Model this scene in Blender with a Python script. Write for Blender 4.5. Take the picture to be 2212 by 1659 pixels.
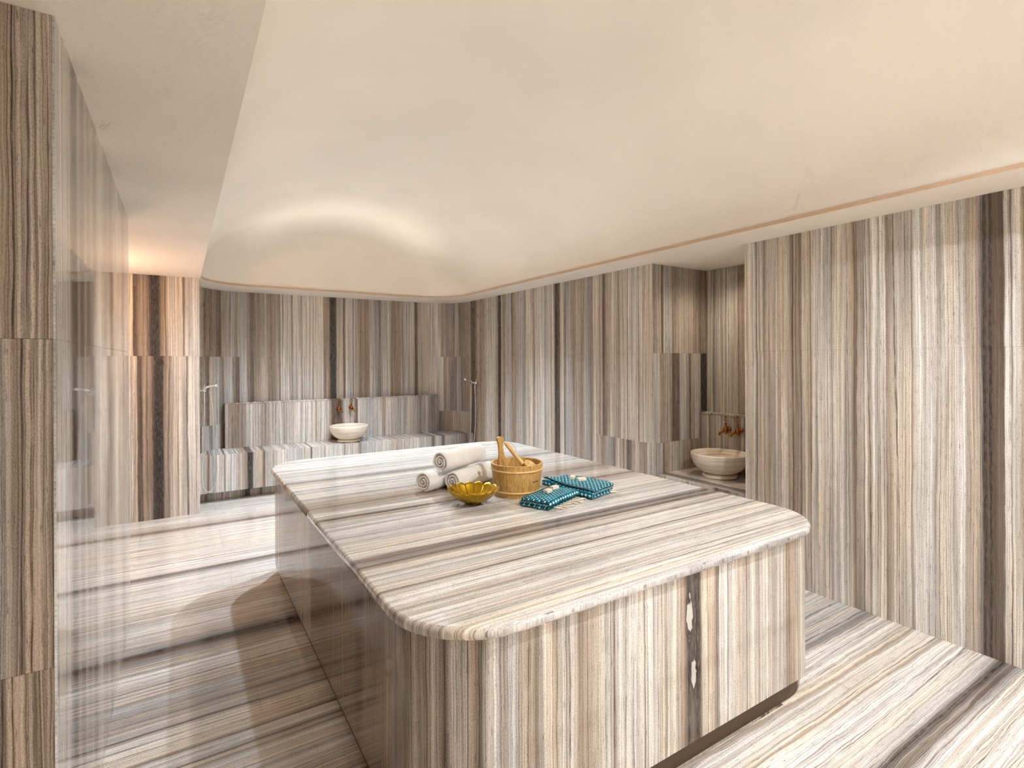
import bpy, bmesh, math, random
from mathutils import Vector, Matrix

for _o in list(bpy.data.objects):
    bpy.data.objects.remove(_o, do_unlink=True)
SC = bpy.context.scene
COL = SC.collection
PI = math.pi

# ------------------------------------------------------------------ camera
F_PX, YAW, ROLL, V0, EYE = 1133.94, 0.5634, -0.0045, 778.15, 1.55
fwd = Vector((math.sin(YAW), math.cos(YAW), 0))
rgt = Vector((math.cos(YAW), -math.sin(YAW), 0))
upv = Vector((0, 0, 1))
cr, sr = math.cos(ROLL), math.sin(ROLL)
r2 = rgt * cr + upv * sr
u2 = upv * cr - rgt * sr
cam_data = bpy.data.cameras.new('camera')
cam_data.sensor_fit = 'HORIZONTAL'
cam_data.sensor_width = 36.0
cam_data.lens = F_PX / 2212.0 * 36.0
cam_data.shift_y = -(829.5 - V0) / 2212.0
cam_data.clip_start = 0.02
cam = bpy.data.objects.new('camera', cam_data)
COL.objects.link(cam)
M = Matrix((( r2.x, u2.x, -fwd.x, 0), (r2.y, u2.y, -fwd.y, 0), (r2.z, u2.z, -fwd.z, EYE), (0, 0, 0, 1)))
cam.matrix_world = M
SC.camera = cam

# ------------------------------------------------------------------ world, exposure
SC.view_settings.view_transform = 'Standard'
SC.view_settings.look = 'None'
SC.view_settings.gamma = 1.0
SC.view_settings.use_curve_mapping = False
SC.view_settings.exposure = 1.32
w = bpy.data.worlds.new('world')
SC.world = w
w.use_nodes = True
w.node_tree.nodes['Background'].inputs[0].default_value = (0.9, 0.85, 0.8, 1)
w.node_tree.nodes['Background'].inputs[1].default_value = 0.05
SC.cycles.use_adaptive_sampling = True
SC.cycles.adaptive_threshold = 0.09
SC.cycles.adaptive_min_samples = 12
SC.cycles.max_bounces = 6
SC.cycles.diffuse_bounces = 5
SC.cycles.glossy_bounces = 3
SC.cycles.sample_clamp_indirect = 8.0
SC.cycles.caustics_reflective = False
SC.cycles.caustics_refractive = False


def spot(name, loc, aim, watt, col, size=150, blend=0.6, radius=0.02):
    d = bpy.data.lights.new(name, 'SPOT')
    d.energy = watt
    d.color = col
    d.spot_size = math.radians(size)
    d.spot_blend = blend
    d.shadow_soft_size = radius
    o = bpy.data.objects.new(name, d)
    o.location = loc
    o.rotation_euler = (Vector(aim) - Vector(loc)).to_track_quat('-Z', 'Y').to_euler()
    COL.objects.link(o)
    return o


COOL = (0.74, 0.87, 1.0)
NEUT = (0.975, 0.985, 1.0)
WARM = (1.0, 0.72, 0.46)
# recessed ceiling spots of the vault
spot('vault_spot_rear', (1.456, 5.29, 3.18), (1.15, 5.1, 0), 150, COOL, 122, 1.0, 0.03)
spot('vault_spot_rear', (2.36, 5.15, 3.12), (1.2, 4.6, 0), 180, COOL, 122, 1.0, 0.03)
spot('vault_spot_front', (2.10, 0.25, 3.12), (2.0, 0.8, 0), 112, NEUT, 132, 1.0, 0.04)
spot('vault_spot_front', (2.10, -0.60, 3.08), (2.1, 0.9, 0), 45, NEUT, 112, 1.0, 0.04)
# added warm fill spot under the niche ceiling
spot('niche_fill', (3.9, 2.78, 2.39), (3.92, 2.82, 0), 11, (1.0, 0.86, 0.70), 150, 1.0, 0.04)
# added fill spots behind the camera, washing the end wall for soft bounce
for _x in (0.3, 1.65, 3.0):
    spot('end_wall_fill', (_x, -1.36, 2.39), (_x, -1.62, 0), 80, NEUT, 150, 1.0, 0.05)
# warm wall lamp in the side passage behind the left wall
pl_ = bpy.data.lights.new('passage_lamp', 'POINT')
pl_.energy, pl_.color, pl_.shadow_soft_size = 13, (1.0, 0.60, 0.36), 0.06
po_ = bpy.data.objects.new('passage_lamp', pl_)
po_.location = (-0.85, 5.35, 1.95)
COL.objects.link(po_)


def strip(name, p0, p1, direction, width, watt, col):
    """LED strip from p0 to p1 shining along direction"""
    p0, p1, dn = Vector(p0), Vector(p1), Vector(direction).normalized()
    d = bpy.data.lights.new(name, 'AREA')
    d.shape = 'RECTANGLE'
    d.size, d.size_y = (p1 - p0).length, width
    d.energy = watt
    d.color = col
    d.spread = math.radians(86)
    o = bpy.data.objects.new(name, d)
    x = (p1 - p0).normalized()
    z = -dn
    y = z.cross(x)
    o.matrix_world = Matrix(((x.x, y.x, z.x, (p0.x + p1.x) / 2), (x.y, y.y, z.y, (p0.y + p1.y) / 2), (x.z, y.z, z.z, (p0.z + p1.z) / 2), (0, 0, 0, 1)))
    COL.objects.link(o)
    return o


# slim warm LED strips at the springing of the vault, shining across it
CV = (1.0, 0.93, 0.85)
strip('vault_strip_right', (3.186, -0.3, 2.436), (3.186, 6.1, 2.436), (-0.72, 0, 0.69), 0.010, 1.6, CV)
strip('vault_strip_left', (0.174, -0.3, 2.436), (0.174, 6.1, 2.436), (0.72, 0, 0.69), 0.010, 1.6, CV)
strip('vault_strip_back', (0.75, 6.656, 2.436), (2.63, 6.656, 2.436), (0, -0.72, 0.69), 0.010, 1.2, CV)

# ------------------------------------------------------------------ mesh helpers
def link(name, me, parent=None, mat=None):
    o = bpy.data.objects.new(name, me)
    COL.objects.link(o)
    if parent is not None:
        o.parent = parent
    if mat is not None:
        me.materials.append(mat)
    return o


def mesh(name, verts, faces, mat=None, parent=None, uvs=None, smooth=False):
    """uvs: one (u, v) per vertex."""
    me = bpy.data.meshes.new(name)
    me.from_pydata([tuple(v) for v in verts], [], faces)
    if uvs is not None:
        lay = me.uv_layers.new(name='UVMap')
        for lp in me.loops:
            lay.data[lp.index].uv = uvs[lp.vertex_index]
    if smooth:
        me.polygons.foreach_set('use_smooth', [True] * len(me.polygons))
    me.update()
    return link(name, me, parent, mat)


def empty(name, loc=(0, 0, 0), rz=0.0):
    o = bpy.data.objects.new(name, None)
    o.empty_display_size = 0.05
    o.location = loc
    o.rotation_euler = (0, 0, rz)
    COL.objects.link(o)
    return o


def tag(o, label=None, cat=None, group=None, kind=None):
    if label: o['label'] = label
    if cat: o['category'] = cat
    if group: o['group'] = group
    if kind: o['kind'] = kind
    return o


def flat_panel(name, parent, mat, o, sx, tx, nx, s0, s1, t0, t1, thick=0.02, shift=0.0, gap=0.0003, ch=0.0005, tshift=0.0):
    """A slab whose face lies on the plane through o spanned by sx (across the veins) and tx
    (along the veins), facing nx; its body goes back by thick. The UVs are metres across / along."""
    o, sx, tx, nx = Vector(o), Vector(sx), Vector(tx), Vector(nx)
    a0, a1, b0, b1 = s0 + gap, s1 - gap, t0 + gap, t1 - gap
    V, U = [], []
    for (s, t, d) in [(a0 + ch, b0 + ch, 0), (a1 - ch, b0 + ch, 0), (a1 - ch, b1 - ch, 0), (a0 + ch, b1 - ch, 0),
                      (a0, b0, -ch), (a1, b0, -ch), (a1, b1, -ch), (a0, b1, -ch),
                      (a0, b0, -thick), (a1, b0, -thick), (a1, b1, -thick), (a0, b1, -thick)]:
        V.append(o + sx * s + tx * t + nx * d)
        U.append((s, t))
    Fs = [(0, 1, 2, 3)]
    for k in range(4):
        j = (k + 1) % 4
        Fs.append((4 + k, 4 + j, j, k))
        Fs.append((8 + k, 8 + j, 4 + j, 4 + k))
    Fs.append((11, 10, 9, 8))
    if sx.cross(tx).dot(nx) < 0:
        Fs = [tuple(reversed(f)) for f in Fs]
    ob = mesh(name, V, Fs, mat, parent, U)
    if shift: ob['shift'] = shift
    return ob


class Path:
    """Plan polyline with arc length; its left/right normal is the face side."""
    def __init__(self, pts, side):
        self.p = [Vector((x, y)) for x, y in pts]
        self.s = [0.0]
        for a, b in zip(self.p, self.p[1:]):
            self.s.append(self.s[-1] + (b - a).length)
        self.side = side

    def at(self, s):
        s = min(max(s, 0), self.s[-1])
        for i in range(len(self.p) - 1):
            if s <= self.s[i + 1] + 1e-9:
                d = self.p[i + 1] - self.p[i]
                L = d.length
                q = self.p[i] + d * ((s - self.s[i]) / L)
                n = Vector((-d.y, d.x)) / L * self.side
                return q, n
        return self.p[-1], n

    def samples(self, a, b):
        out = [a] + [x for x in self.s if a + 0.002 < x < b - 0.002] + [b]
        # thin out straight runs
        keep = [out[0]]
        for k in range(1, len(out) - 1):
            n0, n1 = self.at(keep[-1] + 1e-4)[1], self.at(out[k] + 1e-4)[1]
            if (n0 - n1).length > 0.02 or (self.at(out[k] - 1e-4)[1] - n1).length > 0.02:
                keep.append(out[k])
        keep.append(out[-1])
        return keep

    def panel(self, name, parent, mat, a, b, z0, z1, thick=0.02, shift=0.0, gap=0.0003, ch=0.0005, smooth=True, tshift=0.0):
        ss = self.samples(a + gap, b - gap)
        z0 += gap
        z1 -= gap
        V, U = [], []
        for s in ss:
            q, n = self.at(s)
            for (z, d) in ((z0, -thick), (z0, -ch), (z0 + ch, 0), (z1 - ch, 0), (z1, -ch), (z1, -thick)):
                V.append((q.x + n.x * d, q.y + n.y * d, z))
                U.append((s, z + tshift))
        Fs = []
        for i in range(len(ss) - 1):
            for k in range(6):
                j = (k + 1) % 6
                Fs.append((i * 6 + k, (i + 1) * 6 + k, (i + 1) * 6 + j, i * 6 + j))
        Fs.append(tuple(range(6)))
        m = (len(ss) - 1) * 6
        Fs.append(tuple(reversed([m + k for k in range(6)])))
        if self.side > 0:
            Fs = [tuple(reversed(f)) for f in Fs]
        ob = mesh(name, V, Fs, mat, parent, U)
        if smooth and len(ss) > 4:
            me = ob.data
            for p in me.polygons:
                if abs(p.normal.z) < 0.3 and len(p.vertices) == 4:
                    p.use_smooth = True
            me.set_sharp_from_angle(angle=math.radians(30)) if hasattr(me, 'set_sharp_from_angle') else None
        if shift: ob['shift'] = shift
        return ob


def lathe(name, prof, seg, mat, parent=None, loc=(0, 0, 0), smooth=True, wob=None):
    V, Fs, U = [], [], []
    n = len(prof)
    for k in range(seg):
        a = 2 * PI * k / seg
        for (r, z) in prof:
            V.append((r * math.cos(a) + loc[0], r * math.sin(a) + loc[1], z + loc[2]))
            U.append((a * 0.2, z))
    for k in range(seg):
        j = (k + 1) % seg
        for i in range(n - 1):
            if prof[i][0] < 1e-6 and prof[i + 1][0] < 1e-6: continue
            if prof[i][0] < 1e-6:
                Fs.append((k * n + i, j * n + i + 1, k * n + i + 1))
            elif prof[i + 1][0] < 1e-6:
                Fs.append((k * n + i, j * n + i, k * n + i + 1))
            else:
                Fs.append((k * n + i, j * n + i, j * n + i + 1, k * n + i + 1))
    ob = mesh(name, V, Fs, mat, parent, U, smooth)
    clean(ob.data)
    return ob


def clean(me):
    bm = bmesh.new(); bm.from_mesh(me)
    bmesh.ops.remove_doubles(bm, verts=bm.verts, dist=1e-6)
    bmesh.ops.recalc_face_normals(bm, faces=bm.faces)
    bm.to_mesh(me); bm.free()


def catmull(pts, n=8):
    pts = [Vector(p) for p in pts]
    P = [pts[0] * 2 - pts[1]] + pts + [pts[-1] * 2 - pts[-2]]
    out = []
    for i in range(1, len(P) - 2):
        for k in range(n):
            t = k / n
            a, b, c, d = P[i - 1], P[i], P[i + 1], P[i + 2]
            out.append(0.5 * ((2 * b) + (c - a) * t + (2 * a - 5 * b + 4 * c - d) * t * t + (3 * b - a - 3 * c + d) * t ** 3))
    out.append(pts[-1])
    return out


def tube(name, pts, rad, mat, parent=None, seg=10, caps=True):
    pts = [Vector(p) for p in pts]
    rads = rad if isinstance(rad, (list, tuple)) else [rad] * len(pts)
    V, Fs = [], []
    t = (pts[1] - pts[0]).normalized()
    nrm = t.orthogonal().normalized()
    for i, p in enumerate(pts):
        t2 = (pts[min(i + 1, len(pts) - 1)] - pts[max(i - 1, 0)]).normalized()
        nrm = (nrm - t2 * nrm.dot(t2)).normalized()
        b = t2.cross(nrm)
        for k in range(seg):
            a = 2 * PI * k / seg
            V.append(p + (nrm * math.cos(a) + b * math.sin(a)) * rads[i])
    for i in range(len(pts) - 1):
        for k in range(seg):
            j = (k + 1) % seg
            Fs.append((i * seg + k, i * seg + j, (i + 1) * seg + j, (i + 1) * seg + k))
    if caps:
        Fs.append(tuple(reversed(range(seg))))
        Fs.append(tuple((len(pts) - 1) * seg + k for k in range(seg)))
    return mesh(name, V, Fs, mat, parent, None, True)


def rounded_rect(x0, x1, y0, y1, r, n=14):
    pts = []
    for (cx, cy, a0) in ((x1 - r, y1 - r, 0), (x0 + r, y1 - r, PI / 2), (x0 + r, y0 + r, PI), (x1 - r, y0 + r, 1.5 * PI)):
        for k in range(n + 1):
            a = a0 + PI / 2 * k / n
            pts.append((cx + r * math.cos(a), cy + r * math.sin(a)))
    return pts


# ------------------------------------------------------------------ materials
class NT:
    def __init__(self, name):
        self.mat = bpy.data.materials.new(name)
        self.mat.use_nodes = True
        self.t = self.mat.node_tree
        self.b = self.t.nodes['Principled BSDF']

    def n(self, typ, **kw):
        nd = self.t.nodes.new(typ)
        for k, v in kw.items(): setattr(nd, k, v)
        return nd

    def put(self, sock, val):
        if isinstance(val, bpy.types.NodeSocket): self.t.links.new(val, sock)
        elif val is not None: sock.default_value = val

    def math(self, op, a, b=None, c=None, clamp=False):
        nd = self.n('ShaderNodeMath', operation=op, use_clamp=clamp)
        self.put(nd.inputs[0], a)
        if b is not None: self.put(nd.inputs[1], b)
        if c is not None: self.put(nd.inputs[2], c)
        return nd.outputs[0]

    def vec(self, x, y, z=0.0):
        nd = self.n('ShaderNodeCombineXYZ')
        self.put(nd.inputs[0], x); self.put(nd.inputs[1], y); self.put(nd.inputs[2], z)
        return nd.outputs[0]

    def noise(self, v, scale=1.0, detail=2.0, rough=0.5, dim='3D'):
        nd = self.n('ShaderNodeTexNoise', noise_dimensions=dim)
        self.put(nd.inputs['Vector'], v)
        nd.inputs['Scale'].default_value = scale
        nd.inputs['Detail'].default_value = detail
        nd.inputs['Roughness'].default_value = rough
        return nd.outputs[0]

    def mapr(self, v, a, b, c, d):
        nd = self.n('ShaderNodeMapRange')
        self.put(nd.inputs[0], v)
        for i, x in enumerate((a, b, c, d)): nd.inputs[i + 1].default_value = x
        return nd.outputs[0]

    def mix(self, f, a, b, mode='MIX'):
        nd = self.n('ShaderNodeMix', data_type='RGBA', blend_type=mode)
        self.put(nd.inputs[0], f)
        self.put(nd.inputs[6], a if isinstance(a, bpy.types.NodeSocket) else (*a, 1))
        self.put(nd.inputs[7], b if isinstance(b, bpy.types.NodeSocket) else (*b, 1))
        return nd.outputs[2]

    def scale(self, col, f):
        nd = self.n('ShaderNodeVectorMath', operation='SCALE')
        self.put(nd.inputs[0], col); self.put(nd.inputs[3], f)
        return nd.outputs[0]

    def bump(self, h, strength=0.2, dist=0.01):
        nd = self.n('ShaderNodeBump')
        nd.inputs['Strength'].default_value = strength
        nd.inputs['Distance'].default_value = dist
        self.put(nd.inputs['Height'], h)
        self.t.links.new(nd.outputs[0], self.b.inputs['Normal'])


def srgb(r, g, b):
    f = lambda c: c / 255 / 12.92 if c / 255 <= 0.04045 else ((c / 255 + 0.055) / 1.055) ** 2.4
    return (f(r), f(g), f(b))


PAL = {k: srgb(*v) for k, v in dict(W=(230,226,220),L=(219,213,205),P=(218,208,195),T=(193,181,168),B=(162,145,129),D=(108,93,81),K=(52,46,43),G=(190,187,184),H=(148,142,138)).items()}
STRIPES = {}
STRIPES['RN'] = '''0.847,0.533,0.462,0.392 0.852,0.533,0.462,0.392 0.862,0.708,0.665,0.61 0.89,0.708,0.665,0.61 0.893,0.15,0.109,0.082 0.896,0.708,0.665,0.61 0.917,0.708,0.665,0.61 0.922,0.296,0.27,0.254 0.929,0.15,0.109,0.082 0.962,0.15,0.109,0.082 0.977,0.034,0.027,0.024 0.985,0.15,0.109,0.082 1.003,0.034,0.027,0.024 1.01,0.296,0.27,0.254 1.031,0.533,0.462,0.392 1.058,0.533,0.462,0.392 1.06,0.361,0.283,0.22 1.062,0.533,0.462,0.392 1.071,0.533,0.462,0.392 1.085,0.791,0.761,0.716 1.112,0.708,0.665,0.61 1.124,0.708,0.665,0.61 1.126,0.361,0.283,0.22 1.128,0.708,0.665,0.61 1.14,0.708,0.665,0.61 1.18,0.791,0.761,0.716 1.188,0.533,0.462,0.392 1.203,0.708,0.665,0.61 1.238,0.791,0.761,0.716 1.302,0.791,0.761,0.716 1.314,0.533,0.462,0.392 1.315,0.551,0.482,0.413 1.32,0.361,0.283,0.22 1.325,0.708,0.665,0.609 1.349,0.705,0.648,0.578 1.352,0.361,0.283,0.22 1.355,0.704,0.644,0.57 1.374,0.701,0.631,0.546 1.39,0.708,0.665,0.61 1.43,0.533,0.462,0.392 1.446,0.361,0.283,0.22 1.456,0.791,0.761,0.716 1.482,0.735,0.695,0.644 1.485,0.533,0.462,0.392 1.488,0.721,0.68,0.627 1.494,0.708,0.665,0.61 1.523,0.791,0.761,0.716 1.532,0.533,0.462,0.392 1.539,0.533,0.462,0.392 1.553,0.708,0.665,0.61 1.565,0.708,0.665,0.61 1.566,0.695,0.65,0.594 1.569,0.15,0.109,0.082 1.572,0.614,0.556,0.493 1.578,0.533,0.462,0.392 1.618,0.398,0.322,0.257 1.621,0.15,0.109,0.082 1.624,0.378,0.301,0.236 1.629,0.361,0.283,0.22 1.64,0.533,0.462,0.392 1.669,0.639,0.585,0.524 1.672,0.361,0.283,0.22 1.675,0.661,0.61,0.551 1.688,0.708,0.665,0.61 1.72,0.708,0.665,0.61 1.723,0.533,0.462,0.392 1.726,0.708,0.665,0.61 1.75,0.708,0.665,0.61 1.751,0.708,0.665,0.61 1.756,0.15,0.109,0.082 1.761,0.708,0.665,0.61 1.774,0.708,0.665,0.61 1.846,0.708,0.665,0.61 1.884,0.701,0.631,0.546 1.889,0.15,0.109,0.082 1.894,0.621,0.55,0.472 1.905,0.533,0.462,0.392 1.937,0.701,0.631,0.546 1.943,0.533,0.462,0.392 1.947,0.48,0.407,0.339 1.952,0.15,0.109,0.082 1.957,0.361,0.283,0.22 1.995,0.361,0.283,0.22 2.001,0.361,0.283,0.22 2.008,0.15,0.109,0.082 2.015,0.361,0.283,0.22 2.017,0.361,0.283,0.22 2.049,0.533,0.462,0.392 2.058,0.701,0.631,0.546 2.094,0.701,0.631,0.546 2.108,0.533,0.462,0.392 2.113,0.57,0.504,0.437 2.118,0.361,0.283,0.22 2.123,0.643,0.589,0.528 2.132,0.708,0.665,0.61 2.141,0.533,0.462,0.392 2.199,0.533,0.462,0.392 2.211,0.533,0.462,0.392 2.218,0.15,0.109,0.082 2.225,0.533,0.462,0.392 2.271,0.533,0.462,0.392 2.277,0.15,0.109,0.082 2.283,0.533,0.462,0.392 2.285,0.533,0.462,0.392 2.295,0.791,0.761,0.716 2.313,0.701,0.631,0.546 2.407,0.701,0.631,0.546'''
STRIPES['RF'] = '''4.3876,0.533,0.462,0.392 4.4649,0.533,0.462,0.392 4.4914,0.15,0.109,0.082 4.5438,0.15,0.109,0.082 4.6086,0.15,0.109,0.082 4.6597,0.361,0.283,0.22 4.6976,0.533,0.462,0.392 4.7726,0.361,0.283,0.22 4.7776,0.368,0.291,0.227 4.7973,0.361,0.283,0.22 4.8169,0.424,0.348,0.282 4.8946,0.533,0.462,0.392 4.9662,0.708,0.665,0.61 5.1514,0.708,0.665,0.61 5.1852,0.533,0.462,0.392 5.241,0.361,0.283,0.22 5.2675,0.034,0.027,0.024 5.3113,0.034,0.027,0.024 5.3395,0.533,0.462,0.392 5.3932,0.361,0.283,0.22 5.4039,0.4,0.337,0.285 5.4145,0.15,0.109,0.082 5.4251,0.477,0.444,0.415 5.4357,0.515,0.497,0.479 5.5604,0.515,0.497,0.479 5.5706,0.476,0.443,0.414 5.5808,0.361,0.283,0.22 5.591,0.4,0.336,0.284 5.6011,0.361,0.283,0.22 5.7208,0.533,0.462,0.392 5.7598,0.515,0.497,0.479 5.8368,0.515,0.497,0.479 5.8747,0.296,0.27,0.254 5.9309,0.708,0.665,0.61 5.9862,0.701,0.631,0.546 6.0407,0.708,0.665,0.61 6.0677,0.361,0.283,0.22 6.1299,0.708,0.665,0.61 6.191,0.708,0.665,0.61 6.2681,0.791,0.761,0.716 6.2968,0.556,0.536,0.515 6.3018,0.296,0.27,0.254 6.3068,0.525,0.505,0.486 6.4012,0.708,0.665,0.61 6.4256,0.533,0.462,0.392 6.4498,0.708,0.665,0.61 6.4739,0.533,0.462,0.392 6.5009,0.034,0.027,0.024 6.5763,0.15,0.109,0.082 6.5948,0.701,0.631,0.546 6.6378,0.708,0.665,0.61 6.6757,0.15,0.109,0.082 6.6862,0.515,0.497,0.479 6.7723,0.515,0.497,0.479 6.7782,0.499,0.475,0.453 6.784,0.296,0.27,0.254 6.7898,0.469,0.432,0.401 6.8304,0.361,0.283,0.22 6.8733,0.533,0.462,0.392 6.9575,0.361,0.283,0.22 6.9919,0.484,0.411,0.343 6.9987,0.296,0.27,0.254 7.0056,0.533,0.462,0.392 7.0151,0.515,0.497,0.479 7.1063,0.296,0.27,0.254 7.1221,0.361,0.283,0.22 7.1352,0.701,0.631,0.546 7.223,0.533,0.462,0.392 7.2294,0.533,0.462,0.392 7.2357,0.15,0.109,0.082 7.2421,0.533,0.462,0.392 7.261,0.533,0.462,0.392 7.286,0.15,0.109,0.082 7.2985,0.15,0.109,0.082 7.3171,0.361,0.283,0.22 7.3722,0.533,0.462,0.392 7.4203,0.701,0.631,0.546 7.4794,0.533,0.462,0.392 7.5027,0.361,0.283,0.22 7.5374,0.701,0.631,0.546 7.6155,0.701,0.631,0.546 7.6222,0.15,0.109,0.082 7.6289,0.708,0.665,0.61 7.7477,0.708,0.665,0.61 7.7519,0.707,0.658,0.597 7.7583,0.15,0.109,0.082 7.7647,0.703,0.638,0.559 7.7689,0.701,0.631,0.546 7.877,0.701,0.631,0.546 7.8831,0.533,0.462,0.392 7.8892,0.701,0.631,0.546 7.9235,0.701,0.631,0.546'''
STRIPES['BU'] = '''0.6989,0.701,0.631,0.546 0.7344,0.533,0.462,0.392 0.7797,0.391,0.314,0.25 0.7893,0.15,0.109,0.082 0.7989,0.361,0.283,0.22 0.8682,0.361,0.283,0.22 0.8759,0.15,0.109,0.082 0.8836,0.361,0.283,0.22 0.9648,0.361,0.283,0.22 1.0035,0.215,0.163,0.124 1.0128,0.15,0.109,0.082 1.0221,0.176,0.133,0.103 1.0434,0.533,0.462,0.392 1.102,0.533,0.462,0.392 1.1585,0.515,0.497,0.479 1.2139,0.361,0.283,0.22 1.2413,0.515,0.497,0.479 1.3103,0.515,0.497,0.479 1.3381,0.361,0.283,0.22 1.38,0.15,0.109,0.082 1.4222,0.361,0.283,0.22 1.4648,0.361,0.283,0.22 1.4933,0.533,0.462,0.392 1.5363,0.533,0.462,0.392 1.5651,0.361,0.283,0.22 1.6379,0.361,0.283,0.22 1.6672,0.533,0.462,0.392 1.6907,0.396,0.319,0.254 1.6967,0.15,0.109,0.082 1.7026,0.5,0.436,0.376 1.7114,0.708,0.665,0.61 1.8159,0.708,0.665,0.61 1.837,0.545,0.476,0.406 1.8431,0.15,0.109,0.082 1.8491,0.615,0.557,0.494 1.8612,0.708,0.665,0.61 1.9451,0.708,0.665,0.61 1.9513,0.708,0.665,0.61 1.9605,0.15,0.109,0.082 1.9698,0.708,0.665,0.61 2.0927,0.708,0.665,0.61 2.0943,0.708,0.665,0.61 2.1006,0.15,0.109,0.082 2.1069,0.708,0.665,0.61 2.2197,0.708,0.665,0.61 2.2438,0.361,0.283,0.22 2.3004,0.361,0.283,0.22 2.3247,0.034,0.027,0.024 2.3902,0.034,0.027,0.024 2.4067,0.533,0.462,0.392 2.4813,0.533,0.462,0.392 2.5014,0.15,0.109,0.082 2.5148,0.361,0.283,0.22 2.5315,0.708,0.665,0.61 2.6178,0.544,0.522,0.499 2.6246,0.15,0.109,0.082 2.6314,0.518,0.5,0.482 2.6331,0.515,0.497,0.479 2.6759,0.533,0.462,0.392 2.7104,0.361,0.283,0.22 2.841,0.361,0.283,0.22 2.8675,0.708,0.665,0.61 2.894,0.515,0.497,0.479 3.0012,0.296,0.27,0.254 3.0374,0.515,0.497,0.479 3.1285,0.708,0.665,0.61 3.1653,0.361,0.283,0.22 3.2581,0.361,0.283,0.22 3.3256,0.516,0.444,0.374 3.3332,0.15,0.109,0.082 3.3408,0.526,0.476,0.427 3.3521,0.515,0.497,0.479 3.5052,0.708,0.665,0.61 3.5207,0.15,0.109,0.082 3.5479,0.15,0.109,0.082 3.5674,0.533,0.462,0.392 3.6815,0.701,0.631,0.546 3.7987,0.708,0.665,0.61 3.9108,0.708,0.665,0.61 3.9293,0.361,0.283,0.22 3.9759,0.533,0.462,0.392 4.0232,0.296,0.27,0.254 4.0993,0.296,0.27,0.254 4.1116,0.15,0.109,0.082 4.1238,0.318,0.293,0.277 4.1425,0.515,0.497,0.479 4.2079,0.296,0.27,0.254 4.3351,0.361,0.283,0.22 4.4758,0.533,0.462,0.392 4.5982,0.533,0.462,0.392'''
STRIPES['RW'] = '''-0.421,0.701,0.631,0.546 -0.392,0.701,0.631,0.546 -0.381,0.15,0.109,0.082 -0.345,0.15,0.109,0.082 -0.334,0.361,0.283,0.22 -0.279,0.361,0.283,0.22 -0.261,0.15,0.109,0.082 -0.242,0.034,0.027,0.024 -0.182,0.034,0.027,0.024 -0.171,0.15,0.109,0.082 -0.152,0.361,0.283,0.22 -0.121,0.361,0.283,0.22 -0.098,0.701,0.631,0.546 -0.056,0.701,0.631,0.546 -0.052,0.533,0.462,0.392 -0.048,0.701,0.631,0.546 -0.014,0.701,0.631,0.546 -0.01,0.533,0.462,0.392 -0.006,0.701,0.631,0.546 0.018,0.701,0.631,0.546 0.03,0.15,0.109,0.082 0.041,0.701,0.631,0.546 0.081,0.708,0.665,0.61 0.153,0.708,0.665,0.61'''
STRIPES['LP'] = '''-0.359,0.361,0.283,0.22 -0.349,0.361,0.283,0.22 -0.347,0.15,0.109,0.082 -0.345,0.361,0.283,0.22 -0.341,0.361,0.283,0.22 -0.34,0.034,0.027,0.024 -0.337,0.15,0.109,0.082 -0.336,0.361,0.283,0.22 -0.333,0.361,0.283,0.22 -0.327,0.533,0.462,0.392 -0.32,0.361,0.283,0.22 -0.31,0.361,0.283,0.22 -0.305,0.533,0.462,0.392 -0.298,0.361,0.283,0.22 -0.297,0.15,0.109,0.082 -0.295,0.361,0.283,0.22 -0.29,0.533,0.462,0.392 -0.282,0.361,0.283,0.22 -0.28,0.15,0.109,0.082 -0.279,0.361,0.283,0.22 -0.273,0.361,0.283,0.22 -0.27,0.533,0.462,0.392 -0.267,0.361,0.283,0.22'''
STRIPES['LW'] = '''1.673,0.515,0.497,0.479 1.73,0.708,0.665,0.61 1.774,0.708,0.665,0.61 1.779,0.361,0.283,0.22 1.784,0.708,0.665,0.61 1.805,0.708,0.665,0.61 1.827,0.708,0.665,0.61 1.831,0.361,0.283,0.22 1.835,0.708,0.665,0.61 1.859,0.708,0.665,0.61 1.88,0.533,0.462,0.392 1.909,0.361,0.283,0.22 1.931,0.15,0.109,0.082 1.97,0.034,0.027,0.024 2.002,0.15,0.109,0.082 2.027,0.533,0.462,0.392 2.079,0.361,0.283,0.22 2.115,0.15,0.109,0.082 2.143,0.361,0.283,0.22 2.172,0.533,0.462,0.392 2.233,0.361,0.283,0.22 2.319,0.533,0.462,0.392 2.413,0.15,0.109,0.082 2.45,0.533,0.462,0.392 2.543,0.701,0.631,0.546 2.628,0.533,0.462,0.392 2.72,0.361,0.283,0.22 2.818,0.533,0.462,0.392 2.888,0.15,0.109,0.082 2.943,0.361,0.283,0.22 3.04,0.533,0.462,0.392 3.166,0.701,0.631,0.546 3.402,0.533,0.462,0.392 3.507,0.034,0.027,0.024 3.562,0.533,0.462,0.392 3.834,0.701,0.631,0.546'''
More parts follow.
